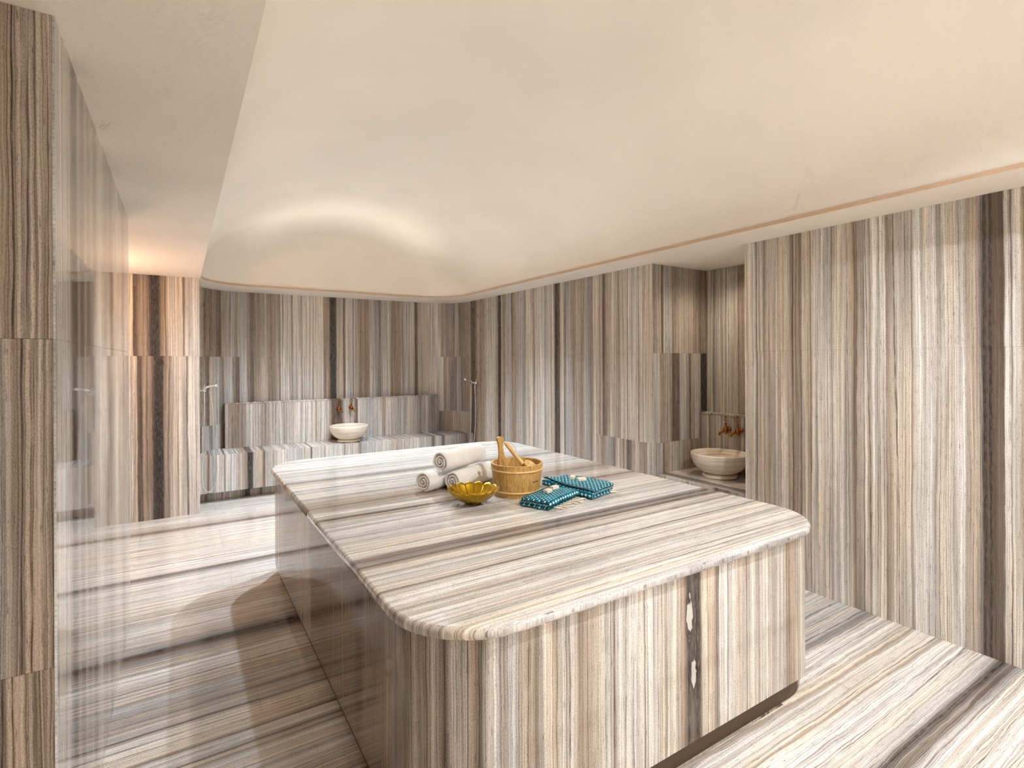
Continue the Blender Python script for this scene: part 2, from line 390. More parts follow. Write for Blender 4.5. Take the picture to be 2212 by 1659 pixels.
STRIPES['PB'] = '''0.1636,0.361,0.283,0.22 0.1639,0.15,0.109,0.082 0.2466,0.361,0.283,0.22 0.4275,0.15,0.109,0.082 0.6603,0.15,0.109,0.082 0.944,0.361,0.283,0.22 0.9683,0.361,0.283,0.22 0.9811,0.15,0.109,0.082 0.9939,0.361,0.283,0.22 0.9993,0.361,0.283,0.22 1.1798,0.361,0.283,0.22 1.196,0.15,0.109,0.082 1.2168,0.15,0.109,0.082 1.2358,0.15,0.109,0.082 1.3712,0.15,0.109,0.082 1.3926,0.15,0.109,0.082 1.4138,0.15,0.109,0.082 1.5087,0.15,0.109,0.082 1.67,0.15,0.109,0.082 1.67,0.15,0.109,0.082 1.6759,0.361,0.283,0.22 1.6817,0.15,0.109,0.082 1.6932,0.15,0.109,0.082 1.8248,0.15,0.109,0.082 1.8248,0.15,0.109,0.082 1.83,0.361,0.283,0.22 1.8352,0.15,0.109,0.082 1.9347,0.15,0.109,0.082 1.9853,0.15,0.109,0.082 1.9908,0.15,0.109,0.082 1.9963,0.15,0.109,0.082 1.9999,0.15,0.109,0.082 2.0444,0.034,0.027,0.024 2.0957,0.034,0.027,0.024 2.1205,0.15,0.109,0.082 2.1448,0.15,0.109,0.082 2.2072,0.15,0.109,0.082 2.3084,0.15,0.109,0.082 2.4841,0.361,0.283,0.22 2.5459,0.361,0.283,0.22 2.578,0.533,0.462,0.392 2.6065,0.361,0.283,0.22 2.6451,0.533,0.462,0.392 2.6566,0.424,0.348,0.282 2.6601,0.15,0.109,0.082 2.6637,0.354,0.277,0.215 2.6806,0.15,0.109,0.082 2.7032,0.533,0.462,0.392 2.7452,0.533,0.462,0.392 2.7474,0.15,0.109,0.082 2.7495,0.499,0.426,0.357 2.7583,0.361,0.283,0.22 2.7825,0.175,0.13,0.099 2.7858,0.15,0.109,0.082 2.7891,0.264,0.215,0.175 2.7969,0.533,0.462,0.392 2.8253,0.708,0.665,0.61 2.837,0.515,0.497,0.479 2.8405,0.485,0.455,0.428 2.8429,0.15,0.109,0.082 2.8453,0.444,0.398,0.359 2.855,0.361,0.283,0.22 2.8673,0.515,0.497,0.479 2.9,0.515,0.497,0.479 2.9101,0.533,0.462,0.392 2.9689,0.361,0.283,0.22 2.9732,0.342,0.279,0.23 2.976,0.15,0.109,0.082 2.9789,0.316,0.274,0.244 2.9831,0.296,0.27,0.254 3.0046,0.708,0.665,0.61 3.0265,0.533,0.462,0.392 3.0486,0.533,0.462,0.392 3.0711,0.708,0.665,0.61 3.0786,0.621,0.564,0.501 3.0824,0.361,0.283,0.22 3.0862,0.533,0.462,0.392 3.1092,0.708,0.665,0.61 3.1326,0.361,0.283,0.22 3.1642,0.361,0.283,0.22 3.213,0.533,0.462,0.392 3.2138,0.539,0.468,0.397 3.2171,0.361,0.283,0.22 3.2204,0.583,0.512,0.438 3.2379,0.701,0.631,0.546 3.2717,0.708,0.665,0.61 3.276,0.15,0.109,0.082 3.2802,0.535,0.475,0.416 3.2889,0.361,0.283,0.22 3.3106,0.708,0.665,0.61 3.3957,0.708,0.665,0.61 3.4319,0.708,0.665,0.61 3.4376,0.15,0.109,0.082 3.4432,0.708,0.665,0.61 3.4517,0.708,0.665,0.61 3.5096,0.708,0.665,0.61 3.5493,0.533,0.462,0.392 3.5644,0.708,0.665,0.61 3.5898,0.708,0.665,0.61 3.6105,0.533,0.462,0.392 3.6418,0.361,0.283,0.22 3.6684,0.034,0.027,0.024 3.6899,0.15,0.109,0.082 3.7172,0.034,0.027,0.024 3.7393,0.15,0.109,0.082 3.756,0.701,0.631,0.546 3.8187,0.533,0.462,0.392 3.842,0.15,0.109,0.082 3.8561,0.708,0.665,0.61 3.9504,0.708,0.665,0.61 4.0261,0.533,0.462,0.392 4.0326,0.361,0.283,0.22 4.0391,0.65,0.597,0.537 4.0455,0.708,0.665,0.61 4.1182,0.533,0.462,0.392 4.1727,0.708,0.665,0.61 4.2286,0.515,0.497,0.479 4.286,0.515,0.497,0.479 4.3168,0.435,0.385,0.344 4.3227,0.15,0.109,0.082 4.3286,0.404,0.343,0.292 4.345,0.361,0.283,0.22 4.4241,0.533,0.462,0.392 4.5178,0.708,0.665,0.61'''
STRIPES['PT'] = '''1.341,0.708,0.665,0.61 1.352,0.701,0.631,0.546 1.381,0.708,0.665,0.61 1.421,0.533,0.462,0.392 1.456,0.708,0.665,0.61 1.501,0.708,0.665,0.61 1.533,0.515,0.497,0.479 1.562,0.533,0.462,0.392 1.587,0.708,0.665,0.61 1.641,0.708,0.665,0.61 1.69,0.708,0.665,0.61 1.703,0.15,0.109,0.082 1.714,0.708,0.665,0.61 1.749,0.708,0.665,0.61 1.829,0.708,0.665,0.61 1.849,0.533,0.462,0.392 1.869,0.533,0.462,0.392 1.898,0.708,0.665,0.61 1.92,0.533,0.462,0.392 1.942,0.15,0.109,0.082 1.974,0.296,0.27,0.254 2.007,0.15,0.109,0.082 2.031,0.296,0.27,0.254 2.055,0.708,0.665,0.61 2.16,0.708,0.665,0.61 2.331,0.708,0.665,0.61 2.5,0.708,0.665,0.61 2.582,0.533,0.462,0.392 2.613,0.15,0.109,0.082 2.645,0.533,0.462,0.392 2.704,0.708,0.665,0.61 2.787,0.533,0.462,0.392 2.866,0.361,0.283,0.22 2.962,0.533,0.462,0.392 3.135,0.708,0.665,0.61 3.434,0.708,0.665,0.61 3.519,0.296,0.27,0.254 3.608,0.708,0.665,0.61 4.178,0.708,0.665,0.61 4.384,0.708,0.665,0.61'''
STRIPES['FL'] = '''2.33,0.708,0.665,0.61 2.36,0.708,0.665,0.61 2.379,0.15,0.109,0.082 2.393,0.708,0.665,0.61 2.453,0.708,0.665,0.61 2.468,0.15,0.109,0.082 2.498,0.701,0.631,0.546 2.644,0.708,0.665,0.61 2.658,0.15,0.109,0.082 2.672,0.515,0.497,0.479 2.735,0.533,0.462,0.392 2.771,0.296,0.27,0.254 2.809,0.533,0.462,0.392 2.887,0.515,0.497,0.479 2.969,0.533,0.462,0.392 3.15,0.708,0.665,0.61 3.248,0.533,0.462,0.392 3.3,0.296,0.27,0.254 3.348,0.15,0.109,0.082 3.397,0.034,0.027,0.024 3.436,0.296,0.27,0.254 3.494,0.533,0.462,0.392 3.713,0.708,0.665,0.61 3.85,0.533,0.462,0.392 4.098,0.708,0.665,0.61 4.455,0.708,0.665,0.61 4.534,0.296,0.27,0.254 4.585,0.15,0.109,0.082 4.637,0.708,0.665,0.61 4.711,0.708,0.665,0.61 5.124,0.701,0.631,0.546 5.602,0.708,0.665,0.61 5.695,0.533,0.462,0.392 5.759,0.15,0.109,0.082 5.842,0.533,0.462,0.392 6.031,0.708,0.665,0.61 6.617,0.708,0.665,0.61'''
STRIPES['FR'] = '''0.654,0.708,0.665,0.61 0.659,0.701,0.631,0.546 0.678,0.708,0.665,0.61 0.717,0.791,0.761,0.716 0.747,0.708,0.665,0.61 0.754,0.533,0.462,0.392 0.764,0.708,0.665,0.61 0.799,0.791,0.761,0.716 0.848,0.708,0.665,0.61 0.866,0.515,0.497,0.479 0.884,0.296,0.27,0.254 0.9,0.15,0.109,0.082 0.917,0.296,0.27,0.254 0.936,0.034,0.027,0.024 0.952,0.296,0.27,0.254 0.971,0.515,0.497,0.479 1.018,0.708,0.665,0.61 1.083,0.708,0.665,0.61 1.13,0.791,0.761,0.716 1.18,0.708,0.665,0.61 1.192,0.361,0.283,0.22 1.205,0.701,0.631,0.546 1.242,0.708,0.665,0.61 1.315,0.708,0.665,0.61 1.329,0.361,0.283,0.22 1.343,0.701,0.631,0.546 1.384,0.708,0.665,0.61 1.446,0.708,0.665,0.61 1.497,0.708,0.665,0.61 1.53,0.296,0.27,0.254 1.605,0.515,0.497,0.479 1.74,0.515,0.497,0.479 1.839,0.708,0.665,0.61'''
STRIPES['BN'] = '''0.212,0.515,0.497,0.479 0.247,0.361,0.283,0.22 0.26,0.15,0.109,0.082 0.278,0.533,0.462,0.392 0.291,0.515,0.497,0.479 0.322,0.515,0.497,0.479 0.336,0.708,0.665,0.61 0.399,0.708,0.665,0.61 0.408,0.15,0.109,0.082 0.421,0.708,0.665,0.61 0.527,0.708,0.665,0.61 0.578,0.533,0.462,0.392 0.629,0.361,0.283,0.22 0.648,0.034,0.027,0.024 0.691,0.034,0.027,0.024 0.71,0.533,0.462,0.392 0.773,0.533,0.462,0.392 0.797,0.361,0.283,0.22 0.816,0.15,0.109,0.082 0.836,0.515,0.497,0.479 0.91,0.515,0.497,0.479 0.96,0.708,0.665,0.61 1.06,0.708,0.665,0.61 1.215,0.515,0.497,0.479 1.31,0.701,0.631,0.546 1.331,0.15,0.109,0.082 1.352,0.708,0.665,0.61 1.482,0.708,0.665,0.61 1.493,0.361,0.283,0.22 1.509,0.708,0.665,0.61 1.704,0.708,0.665,0.61 1.733,0.361,0.283,0.22 1.761,0.708,0.665,0.61 1.906,0.533,0.462,0.392 1.924,0.15,0.109,0.082 1.941,0.515,0.497,0.479 2.054,0.515,0.497,0.479 2.236,0.708,0.665,0.61 2.424,0.533,0.462,0.392 2.683,0.708,0.665,0.61 2.884,0.515,0.497,0.479 2.932,0.15,0.109,0.082 2.967,0.708,0.665,0.61 3.022,0.515,0.497,0.479 3.071,0.15,0.109,0.082 3.113,0.515,0.497,0.479 3.379,0.296,0.27,0.254 3.452,0.15,0.109,0.082'''
STRIPES['BS'] = '''0.447,0.533,0.462,0.392 0.502,0.361,0.283,0.22 0.631,0.361,0.283,0.22 0.663,0.533,0.462,0.392 0.736,0.689,0.643,0.586 0.745,0.361,0.283,0.22 0.754,0.69,0.644,0.587 0.829,0.533,0.462,0.392 0.879,0.361,0.283,0.22 0.93,0.533,0.462,0.392 1.069,0.708,0.665,0.61 1.104,0.533,0.462,0.392 1.174,0.708,0.665,0.61 1.201,0.708,0.665,0.61 1.21,0.361,0.283,0.22 1.219,0.708,0.665,0.61 1.318,0.708,0.665,0.61 1.355,0.791,0.761,0.716 1.447,0.708,0.665,0.61 1.477,0.708,0.665,0.61 1.484,0.15,0.109,0.082 1.491,0.708,0.665,0.61 1.635,0.708,0.665,0.61 1.673,0.361,0.283,0.22 1.693,0.15,0.109,0.082 1.731,0.15,0.109,0.082 1.809,0.15,0.109,0.082 1.829,0.533,0.462,0.392 1.928,0.708,0.665,0.61 2.009,0.15,0.109,0.082 2.029,0.708,0.665,0.61 2.214,0.515,0.497,0.479 2.341,0.708,0.665,0.61 2.383,0.361,0.283,0.22 2.426,0.708,0.665,0.61 2.601,0.515,0.497,0.479 2.78,0.708,0.665,0.61 2.825,0.515,0.497,0.479 2.917,0.296,0.27,0.254 3.01,0.515,0.497,0.479 3.128,0.296,0.27,0.254 3.224,0.296,0.27,0.254'''
STRIPES['NU'] = '''3.542,0.296,0.27,0.254 3.646,0.533,0.462,0.392 3.647,0.515,0.445,0.377 3.656,0.15,0.109,0.082 3.665,0.186,0.143,0.112 3.667,0.15,0.109,0.082 3.688,0.515,0.497,0.479 3.795,0.515,0.497,0.479 3.798,0.494,0.468,0.444 3.806,0.15,0.109,0.082 3.814,0.382,0.312,0.255 3.817,0.361,0.283,0.22 3.882,0.533,0.462,0.392 4.04,0.533,0.462,0.392 4.088,0.474,0.4,0.332 4.097,0.361,0.283,0.22 4.106,0.452,0.377,0.31 4.179,0.361,0.283,0.22 4.191,0.15,0.109,0.082 4.203,0.361,0.283,0.22 4.274,0.361,0.283,0.22 4.322,0.533,0.462,0.392'''
STRIPES['NM'] = '''3.547,0.515,0.497,0.479 3.63,0.515,0.497,0.479 3.641,0.361,0.283,0.22 3.746,0.533,0.462,0.392 3.811,0.15,0.109,0.082 3.877,0.15,0.109,0.082 3.91,0.515,0.497,0.479 4,0.515,0.497,0.479 4.034,0.15,0.109,0.082 4.068,0.533,0.462,0.392 4.126,0.515,0.497,0.479 4.185,0.533,0.462,0.392 4.197,0.034,0.027,0.024 4.292,0.034,0.027,0.024 4.329,0.15,0.109,0.082'''
STRIPES['NB'] = '''2.871,0.361,0.283,0.22 2.922,0.361,0.283,0.22 2.928,0.15,0.109,0.082 2.934,0.426,0.35,0.284 2.944,0.533,0.462,0.392 3.028,0.701,0.631,0.546 3.05,0.706,0.653,0.588 3.059,0.15,0.109,0.082 3.068,0.7,0.656,0.6 3.091,0.67,0.62,0.562 3.096,0.361,0.283,0.22 3.101,0.656,0.605,0.545 3.183,0.547,0.478,0.408 3.19,0.15,0.109,0.082 3.197,0.611,0.552,0.489 3.202,0.708,0.665,0.61 3.248,0.708,0.665,0.61'''


def gen_stripes(a, b, seed, pool='LLLLPPTTTBBGGWHD', step=(0.012, 0.06)):
    rnd = random.Random(seed)
    out, s = [], a
    while s < b:
        c = PAL[rnd.choice(pool)]
        wdt = rnd.uniform(*step)
        out.append((s, *c))
        if rnd.random() < 0.6: out.append((s + wdt * 0.6, *c))
        s += wdt
        if rnd.random() < 0.18:
            out.append((s, *PAL[rnd.choice('DBD')])); s += 0.006
    return out


def stripes(key, lo=None, hi=None, pool='LLLLPPTTTBBGGWHD'):
    t = [tuple(float(q) for q in x.split(',')) for x in STRIPES[key].split()]
    t.sort()
    if lo is not None and lo < t[0][0]: t = gen_stripes(lo, t[0][0] - 0.01, key + 'a', pool) + t
    if hi is not None and hi > t[-1][0]: t = t + gen_stripes(t[-1][0] + 0.01, hi, key + 'b', pool)
    t.sort()
    return t


def marble(name, table, rough=0.3, seed=1.0, blobs=(), wavy=1.0, spec=0.5, soft=False):
    N = NT(name)
    uv = N.n('ShaderNodeUVMap'); uv.uv_map = 'UVMap'
    sp = N.n('ShaderNodeSeparateXYZ')
    N.put(sp.inputs[0], uv.outputs[0])
    at = N.n('ShaderNodeAttribute'); at.attribute_type = 'OBJECT'; at.attribute_name = 'shift'
    s = N.math('ADD', sp.outputs[0], at.outputs['Fac'])
    t = sp.outputs[1]
    nz = lambda a, ka, kt, o, det=0, rg=0.5: N.noise(N.vec(N.math('MULTIPLY_ADD', a, ka, seed * 13.7 + o), N.math('MULTIPLY_ADD', t, kt, o * 3.1)), 1, det, rg, '2D')
    n1 = nz(s, 7.0, 1.0, 0.3, 1)
    n2 = nz(s, 45.0, 7.0, 5.1)
    sw = N.math('ADD', s, N.math('MULTIPLY_ADD', n1, 0.013 * wavy, -0.0065 * wavy))
    sw = N.math('ADD', sw, N.math('MULTIPLY_ADD', n2, 0.004 * wavy, -0.002 * wavy))
    for (bs, bt, rs, rt) in blobs:     # veins part around the pale knots
        pass
    # broad bands
    col, i, first = None, 0, True
    while i < len(table) - 1:
        ch = table[i:i + 32]
        sa, sb = ch[0][0], ch[-1][0]
        rp = N.n('ShaderNodeValToRGB')
        N.put(rp.inputs[0], N.mapr(sw, sa, sb, 0, 1))
        els = rp.color_ramp.elements
        for k, c in enumerate(ch):
            p = (c[0] - sa) / (sb - sa)
            if k == 0: e = els[0]; e.position = p
            elif k == 1: e = els[1]; e.position = p
            else: e = els.new(min(p, 1.0))
            e.color = (c[1], c[2], c[3], 1)
        if first: col = rp.outputs[0]; first = False
        else: col = N.mix(N.math('GREATER_THAN', sw, sa), col, rp.outputs[0])
        i += 31
    lum = N.n('ShaderNodeRGBToBW'); N.put(lum.inputs[0], col)
    # medium and fine veining, grain
    m1 = nz(sw, 48.0, 0.7, 2.2, 1, 0.6)
    m2 = nz(sw, 210.0, 1.2, 3.3, 2, 0.75)
    m3 = N.noise(N.vec(N.math('ADD', N.math('MULTIPLY', s, 370.0), N.math('MULTIPLY', t, 83.0)), N.math('SUBTRACT', N.math('MULTIPLY', t, 140.0), N.math('MULTIPLY', s, 117.0))), 1, 1, 0.7, '2D')
    f = N.math('MULTIPLY', N.mapr(m1, 0.3, 0.7, 0.70, 1.22), N.mapr(m2, 0.34, 0.66, 0.80, 1.12))
    f = N.math('MULTIPLY', f, N.mapr(m3, 0.25, 0.75, 0.74, 1.24))
    col = N.scale(col, f)
    # ochre and cool drifts
    n10 = nz(sw, 16.0, 0.5, 10.4)
    col = N.mix(N.mapr(n10, 0.5, 0.75, 0.0, 0.4), col, N.mix(1.0, col, (1.06, 0.94, 0.78), 'MULTIPLY'))
    col = N.mix(N.mapr(n10, 0.25, 0.45, 0.5, 0.0), col, N.mix(1.0, col, (0.96, 0.99, 1.06), 'MULTIPLY'))
    # thin broken dark lines, coarse and fine
    n6 = nz(s, 26.0, 9.0, 7.7, 1)
    for fq, o, wd, st in ((27.0, 6.6, 0.065, 1.0), (57.0, 17.7, 0.09, 0.95), (120.0, 11.3, 0.17, 0.8)):
        g = N.math('ADD', N.math('MULTIPLY', sw, fq), N.math('MULTIPLY', nz(sw, fq * 0.5, 0.22, o), 1.5))
        wn = N.n('ShaderNodeTexWhiteNoise', noise_dimensions='1D')
        N.put(wn.inputs['W'], N.math('ADD', N.math('FLOOR', g), o + seed))
        ln = N.mapr(N.math('ABSOLUTE', N.math('SUBTRACT', N.math('FRACT', g), 0.5)), 0.0, wd, 1.0, 0.0)
        ln = N.math('MULTIPLY', N.math('MULTIPLY', ln, N.mapr(wn.outputs['Value'], 0.15, 0.85, 0.0, st)), N.mapr(n6, 0.3, 0.55, 0.45, 1.0))
        col = N.mix(ln, col, N.mix(1.0, col, (0.20, 0.145, 0.11), 'MULTIPLY'))
    dk = N.mapr(lum.outputs[0], 0.06, 0.16, 1.0, 0.0)
    n11 = nz(sw, 70.0, 0.4, 12.9)
    col = N.mix(N.math('MULTIPLY', N.math('SUBTRACT', 1.0, dk), N.mapr(N.math('ABSOLUTE', N.math('SUBTRACT', n11, 0.5)), 0.0, 0.05, 0.3, 0.0)), col, (0.66, 0.62, 0.57))
    # short dashes
    n8 = nz(s, 250.0, 14.0, 8.8, 2, 0.7)
    col = N.mix(N.mapr(n8, 0.64, 0.74, 0.0, 0.75), col, (0.10, 0.07, 0.05))
    # grainy break-up and pale crystals inside the dark veins
    n7 = nz(s, 110.0, 20.0, 9.9, 2, 0.7)
    dk = N.mapr(lum.outputs[0], 0.06, 0.16, 1.0, 0.0)
    col = N.mix(N.math('MULTIPLY', dk, N.mapr(n7, 0.45, 0.65, 0.0, 0.28)), col, (0.25, 0.21, 0.18))
    col = N.mix(N.math('MULTIPLY', dk, N.mapr(n7, 0.74, 0.84, 0.0, 0.7)), col, (0.46, 0.43, 0.40))
    nb = nz(s, 55.0, 26.0, 14.2, 1) if blobs else None
    for (bs, bt, rs, rt) in blobs:
        dx = N.math('DIVIDE', N.math('SUBTRACT', s, bs), rs)
        dy = N.math('DIVIDE', N.math('SUBTRACT', t, bt), rt)
        d = N.math('ADD', N.math('MULTIPLY', dx, dx), N.math('ABSOLUTE', dy))
        d = N.math('ADD', d, N.math('MULTIPLY_ADD', nb, 1.6, -0.8))
        ring = N.mapr(d, 1.0, 2.3, 0.85, 0.0)
        col = N.mix(ring, col, PAL['K'])
        col = N.mix(N.mapr(d, 0.75, 1.0, 1.0, 0.0), col, (0.55, 0.53, 0.48))
    N.put(N.b.inputs['Base Color'], col)
    N.put(N.b.inputs['Roughness'], N.mapr(n6, 0.3, 0.7, rough * 0.85, rough * 1.2))
    N.b.inputs['Specular IOR Level'].default_value = spec
    return N.mat


def plaster(name, c, bump=0.25, scale=90.0):
    N = NT(name)
    tc = N.n('ShaderNodeTexCoord')
    a = N.noise(tc.outputs['Object'], 1.3, 3)
    b = N.noise(tc.outputs['Object'], scale, 3, 0.7)
    v = N.scale(N.mix(0.0, c, c), N.math('MULTIPLY', N.mapr(a, 0.3, 0.7, 0.96, 1.03), N.mapr(b, 0.3, 0.7, 0.98, 1.02)))
    N.put(N.b.inputs['Base Color'], v)
    N.b.inputs['Roughness'].default_value = 0.8
    N.b.inputs['Specular IOR Level'].default_value = 0.2
    N.bump(N.math('ADD', b, N.math('MULTIPLY', N.noise(tc.outputs['Object'], 22, 2), 0.8)), bump, 0.004)
    return N.mat


def simple(name, c, rough=0.5, metal=0.0, spec=0.5):
    N = NT(name)
    tc = N.n('ShaderNodeTexCoord')
    a = N.noise(tc.outputs['Object'], 60, 2)
    N.put(N.b.inputs['Base Color'], N.scale(N.mix(0.0, c, c), N.mapr(a, 0.3, 0.7, 0.94, 1.05)))
    N.b.inputs['Roughness'].default_value = rough
    N.b.inputs['Metallic'].default_value = metal
    N.b.inputs['Specular IOR Level'].default_value = spec
    return N.mat


def wood(name, c1, c2, scale=1.0):
    N = NT(name)
    tc = N.n('ShaderNodeTexCoord')
    oi = N.n('ShaderNodeObjectInfo')
    sp = N.n('ShaderNodeSeparateXYZ'); N.put(sp.inputs[0], tc.outputs['Object'])
    rv = N.math('MULTIPLY', oi.outputs['Random'], 31.0)
    v = N.vec(N.math('MULTIPLY', sp.outputs[0], 230.0 * scale), N.math('MULTIPLY', sp.outputs[1], 230.0 * scale), N.math('ADD', N.math('MULTIPLY', sp.outputs[2], 9.0), rv))
    a = N.noise(v, 1, 3, 0.6)
    b = N.noise(v, 0.25, 2)
    f = N.math('ADD', N.math('MULTIPLY', N.mapr(a, 0.35, 0.7, 0, 1), 0.65), N.math('MULTIPLY', N.mapr(b, 0.3, 0.7, 0, 1), 0.35))
    col = N.scale(N.mix(f, c1, c2), N.mapr(oi.outputs['Random'], 0, 1, 0.92, 1.06))
    N.put(N.b.inputs['Base Color'], col)
    N.b.inputs['Roughness'].default_value = 0.45
    N.bump(a, 0.12, 0.002)
    return N.mat


def terry(name, c):
    N = NT(name)
    tc = N.n('ShaderNodeTexCoord')
    a = N.noise(tc.outputs['Object'], 700, 3, 0.8)
    b = N.noise(tc.outputs['Object'], 40, 2)
    N.put(N.b.inputs['Base Color'], N.scale(N.mix(0.0, c, c), N.math('MULTIPLY', N.mapr(a, 0.3, 0.7, 0.9, 1.05), N.mapr(b, 0.3, 0.7, 0.96, 1.03))))
    N.b.inputs['Roughness'].default_value = 0.95
    N.b.inputs['Specular IOR Level'].default_value = 0.1
    N.b.inputs['Sheen Weight'].default_value = 0.25
    N.bump(a, 0.6, 0.003)
    return N.mat


def teal_weave(name):
    N = NT(name)
    uv = N.n('ShaderNodeUVMap'); uv.uv_map = 'UVMap'
    sp = N.n('ShaderNodeSeparateXYZ'); N.put(sp.inputs[0], uv.outputs[0])
    nz = N.noise(uv.outputs[0], 60, 2)
    u = N.math('MULTIPLY_ADD', nz, 0.006, sp.outputs[0])
    v = sp.outputs[1]
    row = N.math('FLOOR', N.math('MULTIPLY', u, 62.0))
    off = N.math('MULTIPLY', N.math('MODULO', row, 2.0), 0.5)
    fu = N.math('ABSOLUTE', N.math('SUBTRACT', N.math('FRACT', N.math('MULTIPLY', u, 62.0)), 0.5))
    fv = N.math('ABSOLUTE', N.math('SUBTRACT', N.math('FRACT', N.math('ADD', N.math('MULTIPLY', v, 40.0), off)), 0.5))
    d = N.math('ADD', N.math('MULTIPLY', fu, 1.5), fv)
    f = N.mapr(N.math('ADD', d, N.math('MULTIPLY_ADD', N.noise(uv.outputs[0], 260, 2), 0.35, -0.17)), 0.34, 0.46, 0.9, 0.0)
    base = N.mix(N.mapr(N.noise(uv.outputs[0], 25, 2), 0.35, 0.65, 0, 1), srgb(0, 78, 98), srgb(8, 116, 130))
    N.put(N.b.inputs['Base Color'], N.mix(f, base, srgb(200, 226, 230)))
    N.b.inputs['Roughness'].default_value = 0.9
    N.b.inputs['Specular IOR Level'].default_value = 0.15
    N.bump(N.math('ADD', d, N.noise(uv.outputs[0], 500, 2)), 0.5, 0.003)
    return N.mat


def basin_stone(name):
    N = NT(name)
    tc = N.n('ShaderNodeTexCoord')
    sp = N.n('ShaderNodeSeparateXYZ'); N.put(sp.inputs[0], tc.outputs['Object'])
    wv = N.noise(tc.outputs['Object'], 7, 2)
    z = N.math('ADD', sp.outputs[2], N.math('MULTIPLY', wv, 0.02))
    v = N.vec(N.math('MULTIPLY', sp.outputs[0], 3.0), N.math('MULTIPLY', sp.outputs[1], 3.0), N.math('MULTIPLY', z, 90.0))
    a = N.noise(v, 1, 3, 0.6)
    b = N.noise(N.vec(N.math('MULTIPLY', sp.outputs[0], 2.0), N.math('MULTIPLY', sp.outputs[1], 2.0), N.math('MULTIPLY', z, 34.0)), 1, 2)
    rp = N.n('ShaderNodeValToRGB')
    N.put(rp.inputs[0], a)
    e = rp.color_ramp.elements
    e[0].position = 0.28; e[0].color = (*srgb(186, 146, 110), 1)
    e[1].position = 0.60; e[1].color = (*srgb(236, 228, 214), 1)
    x = e.new(0.43); x.color = (*srgb(226, 212, 192), 1)
    col = N.mix(N.mapr(b, 0.58, 0.78, 0, 0.5), rp.outputs[0], srgb(222, 190, 158))
    N.put(N.b.inputs['Base Color'], col)
    N.b.inputs['Roughness'].default_value = 0.25
    return N.mat


MAT_PLASTER = plaster('plaster_vault', srgb(239, 231, 220), 0.06)
MAT_SOFFIT = plaster('plaster_soffit', srgb(249, 240, 228), 0.35, 60)
MAT_EDGE_SHADE = simple('tan_edge_shade', srgb(206, 176, 146), 0.8)  # tan carries the shade line round the vault opening
MAT_GROUT = simple('grout', srgb(150, 128, 104), 0.9)
MAT_CHROME = simple('chrome', (0.86, 0.87, 0.88), 0.08, 1.0)
MAT_BRASS = simple('antique_brass', srgb(158, 106, 48), 0.22, 1.0)
MAT_COPPER = simple('copper', srgb(156, 90, 58), 0.25, 1.0)
MAT_GOLD = simple('gold_leaf', srgb(186, 148, 40), 0.33, 1.0)
MAT_PINE = wood('pine_staves', srgb(166, 118, 50), srgb(226, 188, 116))
MAT_PINE2 = wood('pale_pine', srgb(214, 170, 104), srgb(236, 204, 150))
MAT_ROPE = simple('cord_fibre', srgb(220, 204, 180), 0.9)
MAT_INK = simple('burnt_print', srgb(70, 42, 16), 0.8)
MAT_TOWEL = terry('white_terry', srgb(245, 241, 235))
MAT_TEAL = teal_weave('teal_weave')
MAT_FRINGE = terry('cream_cotton', srgb(226, 216, 200))
MAT_SOAP = simple('soap', srgb(226, 214, 192), 0.45)
MAT_BASIN = basin_stone('basin_stone')

MB_RN = marble('marble_right', stripes('RN', -2.0, 2.6), 0.34, 1)
MB_BACK = marble('marble_back', stripes('BU'), 0.3, 2)
MB_RF = marble('marble_right_far', stripes('RF'), 0.3, 3)
MB_RW = marble('marble_recess', stripes('RW', -2.2, None), 0.3, 4, wavy=1.4)
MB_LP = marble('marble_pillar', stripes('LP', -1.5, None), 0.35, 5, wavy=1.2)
MB_LW = marble('marble_left', stripes('LW'), 0.035, 6, wavy=0.7)
MB_BODY = marble('marble_platform_side', stripes('PB', -0.5, 9.0), 0.07, 7, blobs=((3.676, 0.572, 0.020, 0.075), (3.697, 0.36, 0.016, 0.06)))  # left-face stripes coloured darker to paint that side's shade
MB_TOP = marble('marble_platform_top', [(1.25, *PAL['G']), (1.318, *PAL['G']), (1.322, *PAL['W'])] + stripes('PT'), 0.06, 8, wavy=1.5)
MB_FL = marble('marble_floor', stripes('FL', -2.0, 7.3), 0.13, 9, wavy=1.5)
MB_FR = marble('marble_floor_right', stripes('FR', -2.0, 7.3, 'LLLLLWWPPGT'), 0.22, 10, wavy=2.2)
MB_BN = marble('marble_bench', stripes('BN', 0.0, 3.7), 0.22, 11)
MB_BS = marble('marble_backsplash', stripes('BS'), 0.25, 12)
MB_NU = marble('marble_niche_upper', stripes('NU'), 0.3, 13)
MB_NM = marble('marble_niche_middle', stripes('NM'), 0.3, 14)
MB_NB = marble('marble_niche_back', stripes('NB', 2.2, 3.4), 0.3, 15)
MB_GEN = marble('marble_plain', gen_stripes(-3, 8, 'gen'), 0.3, 16)

# ------------------------------------------------------------------ the room
ZC = 2.402
ROWS = ((0.0, 0.802), (0.802, 1.607), (1.607, ZC))
XR, XL, YREC, YB = 3.541, -0.259, 6.237, 7.223


def block(name, x0, x1, y0, y1, z0, z1, mat, parent=None):
    V = [(x, y, z) for z in (z0, z1) for y in (y0, y1) for x in (x0, x1)]
    Fs = [(0, 2, 3, 1), (4, 5, 7, 6), (0, 1, 5, 4), (2, 6, 7, 3), (0, 4, 6, 2), (1, 3, 7, 5)]
    return mesh(name, V, Fs, mat, parent)


def structure(o):
    o['kind'] = 'structure'
    return o


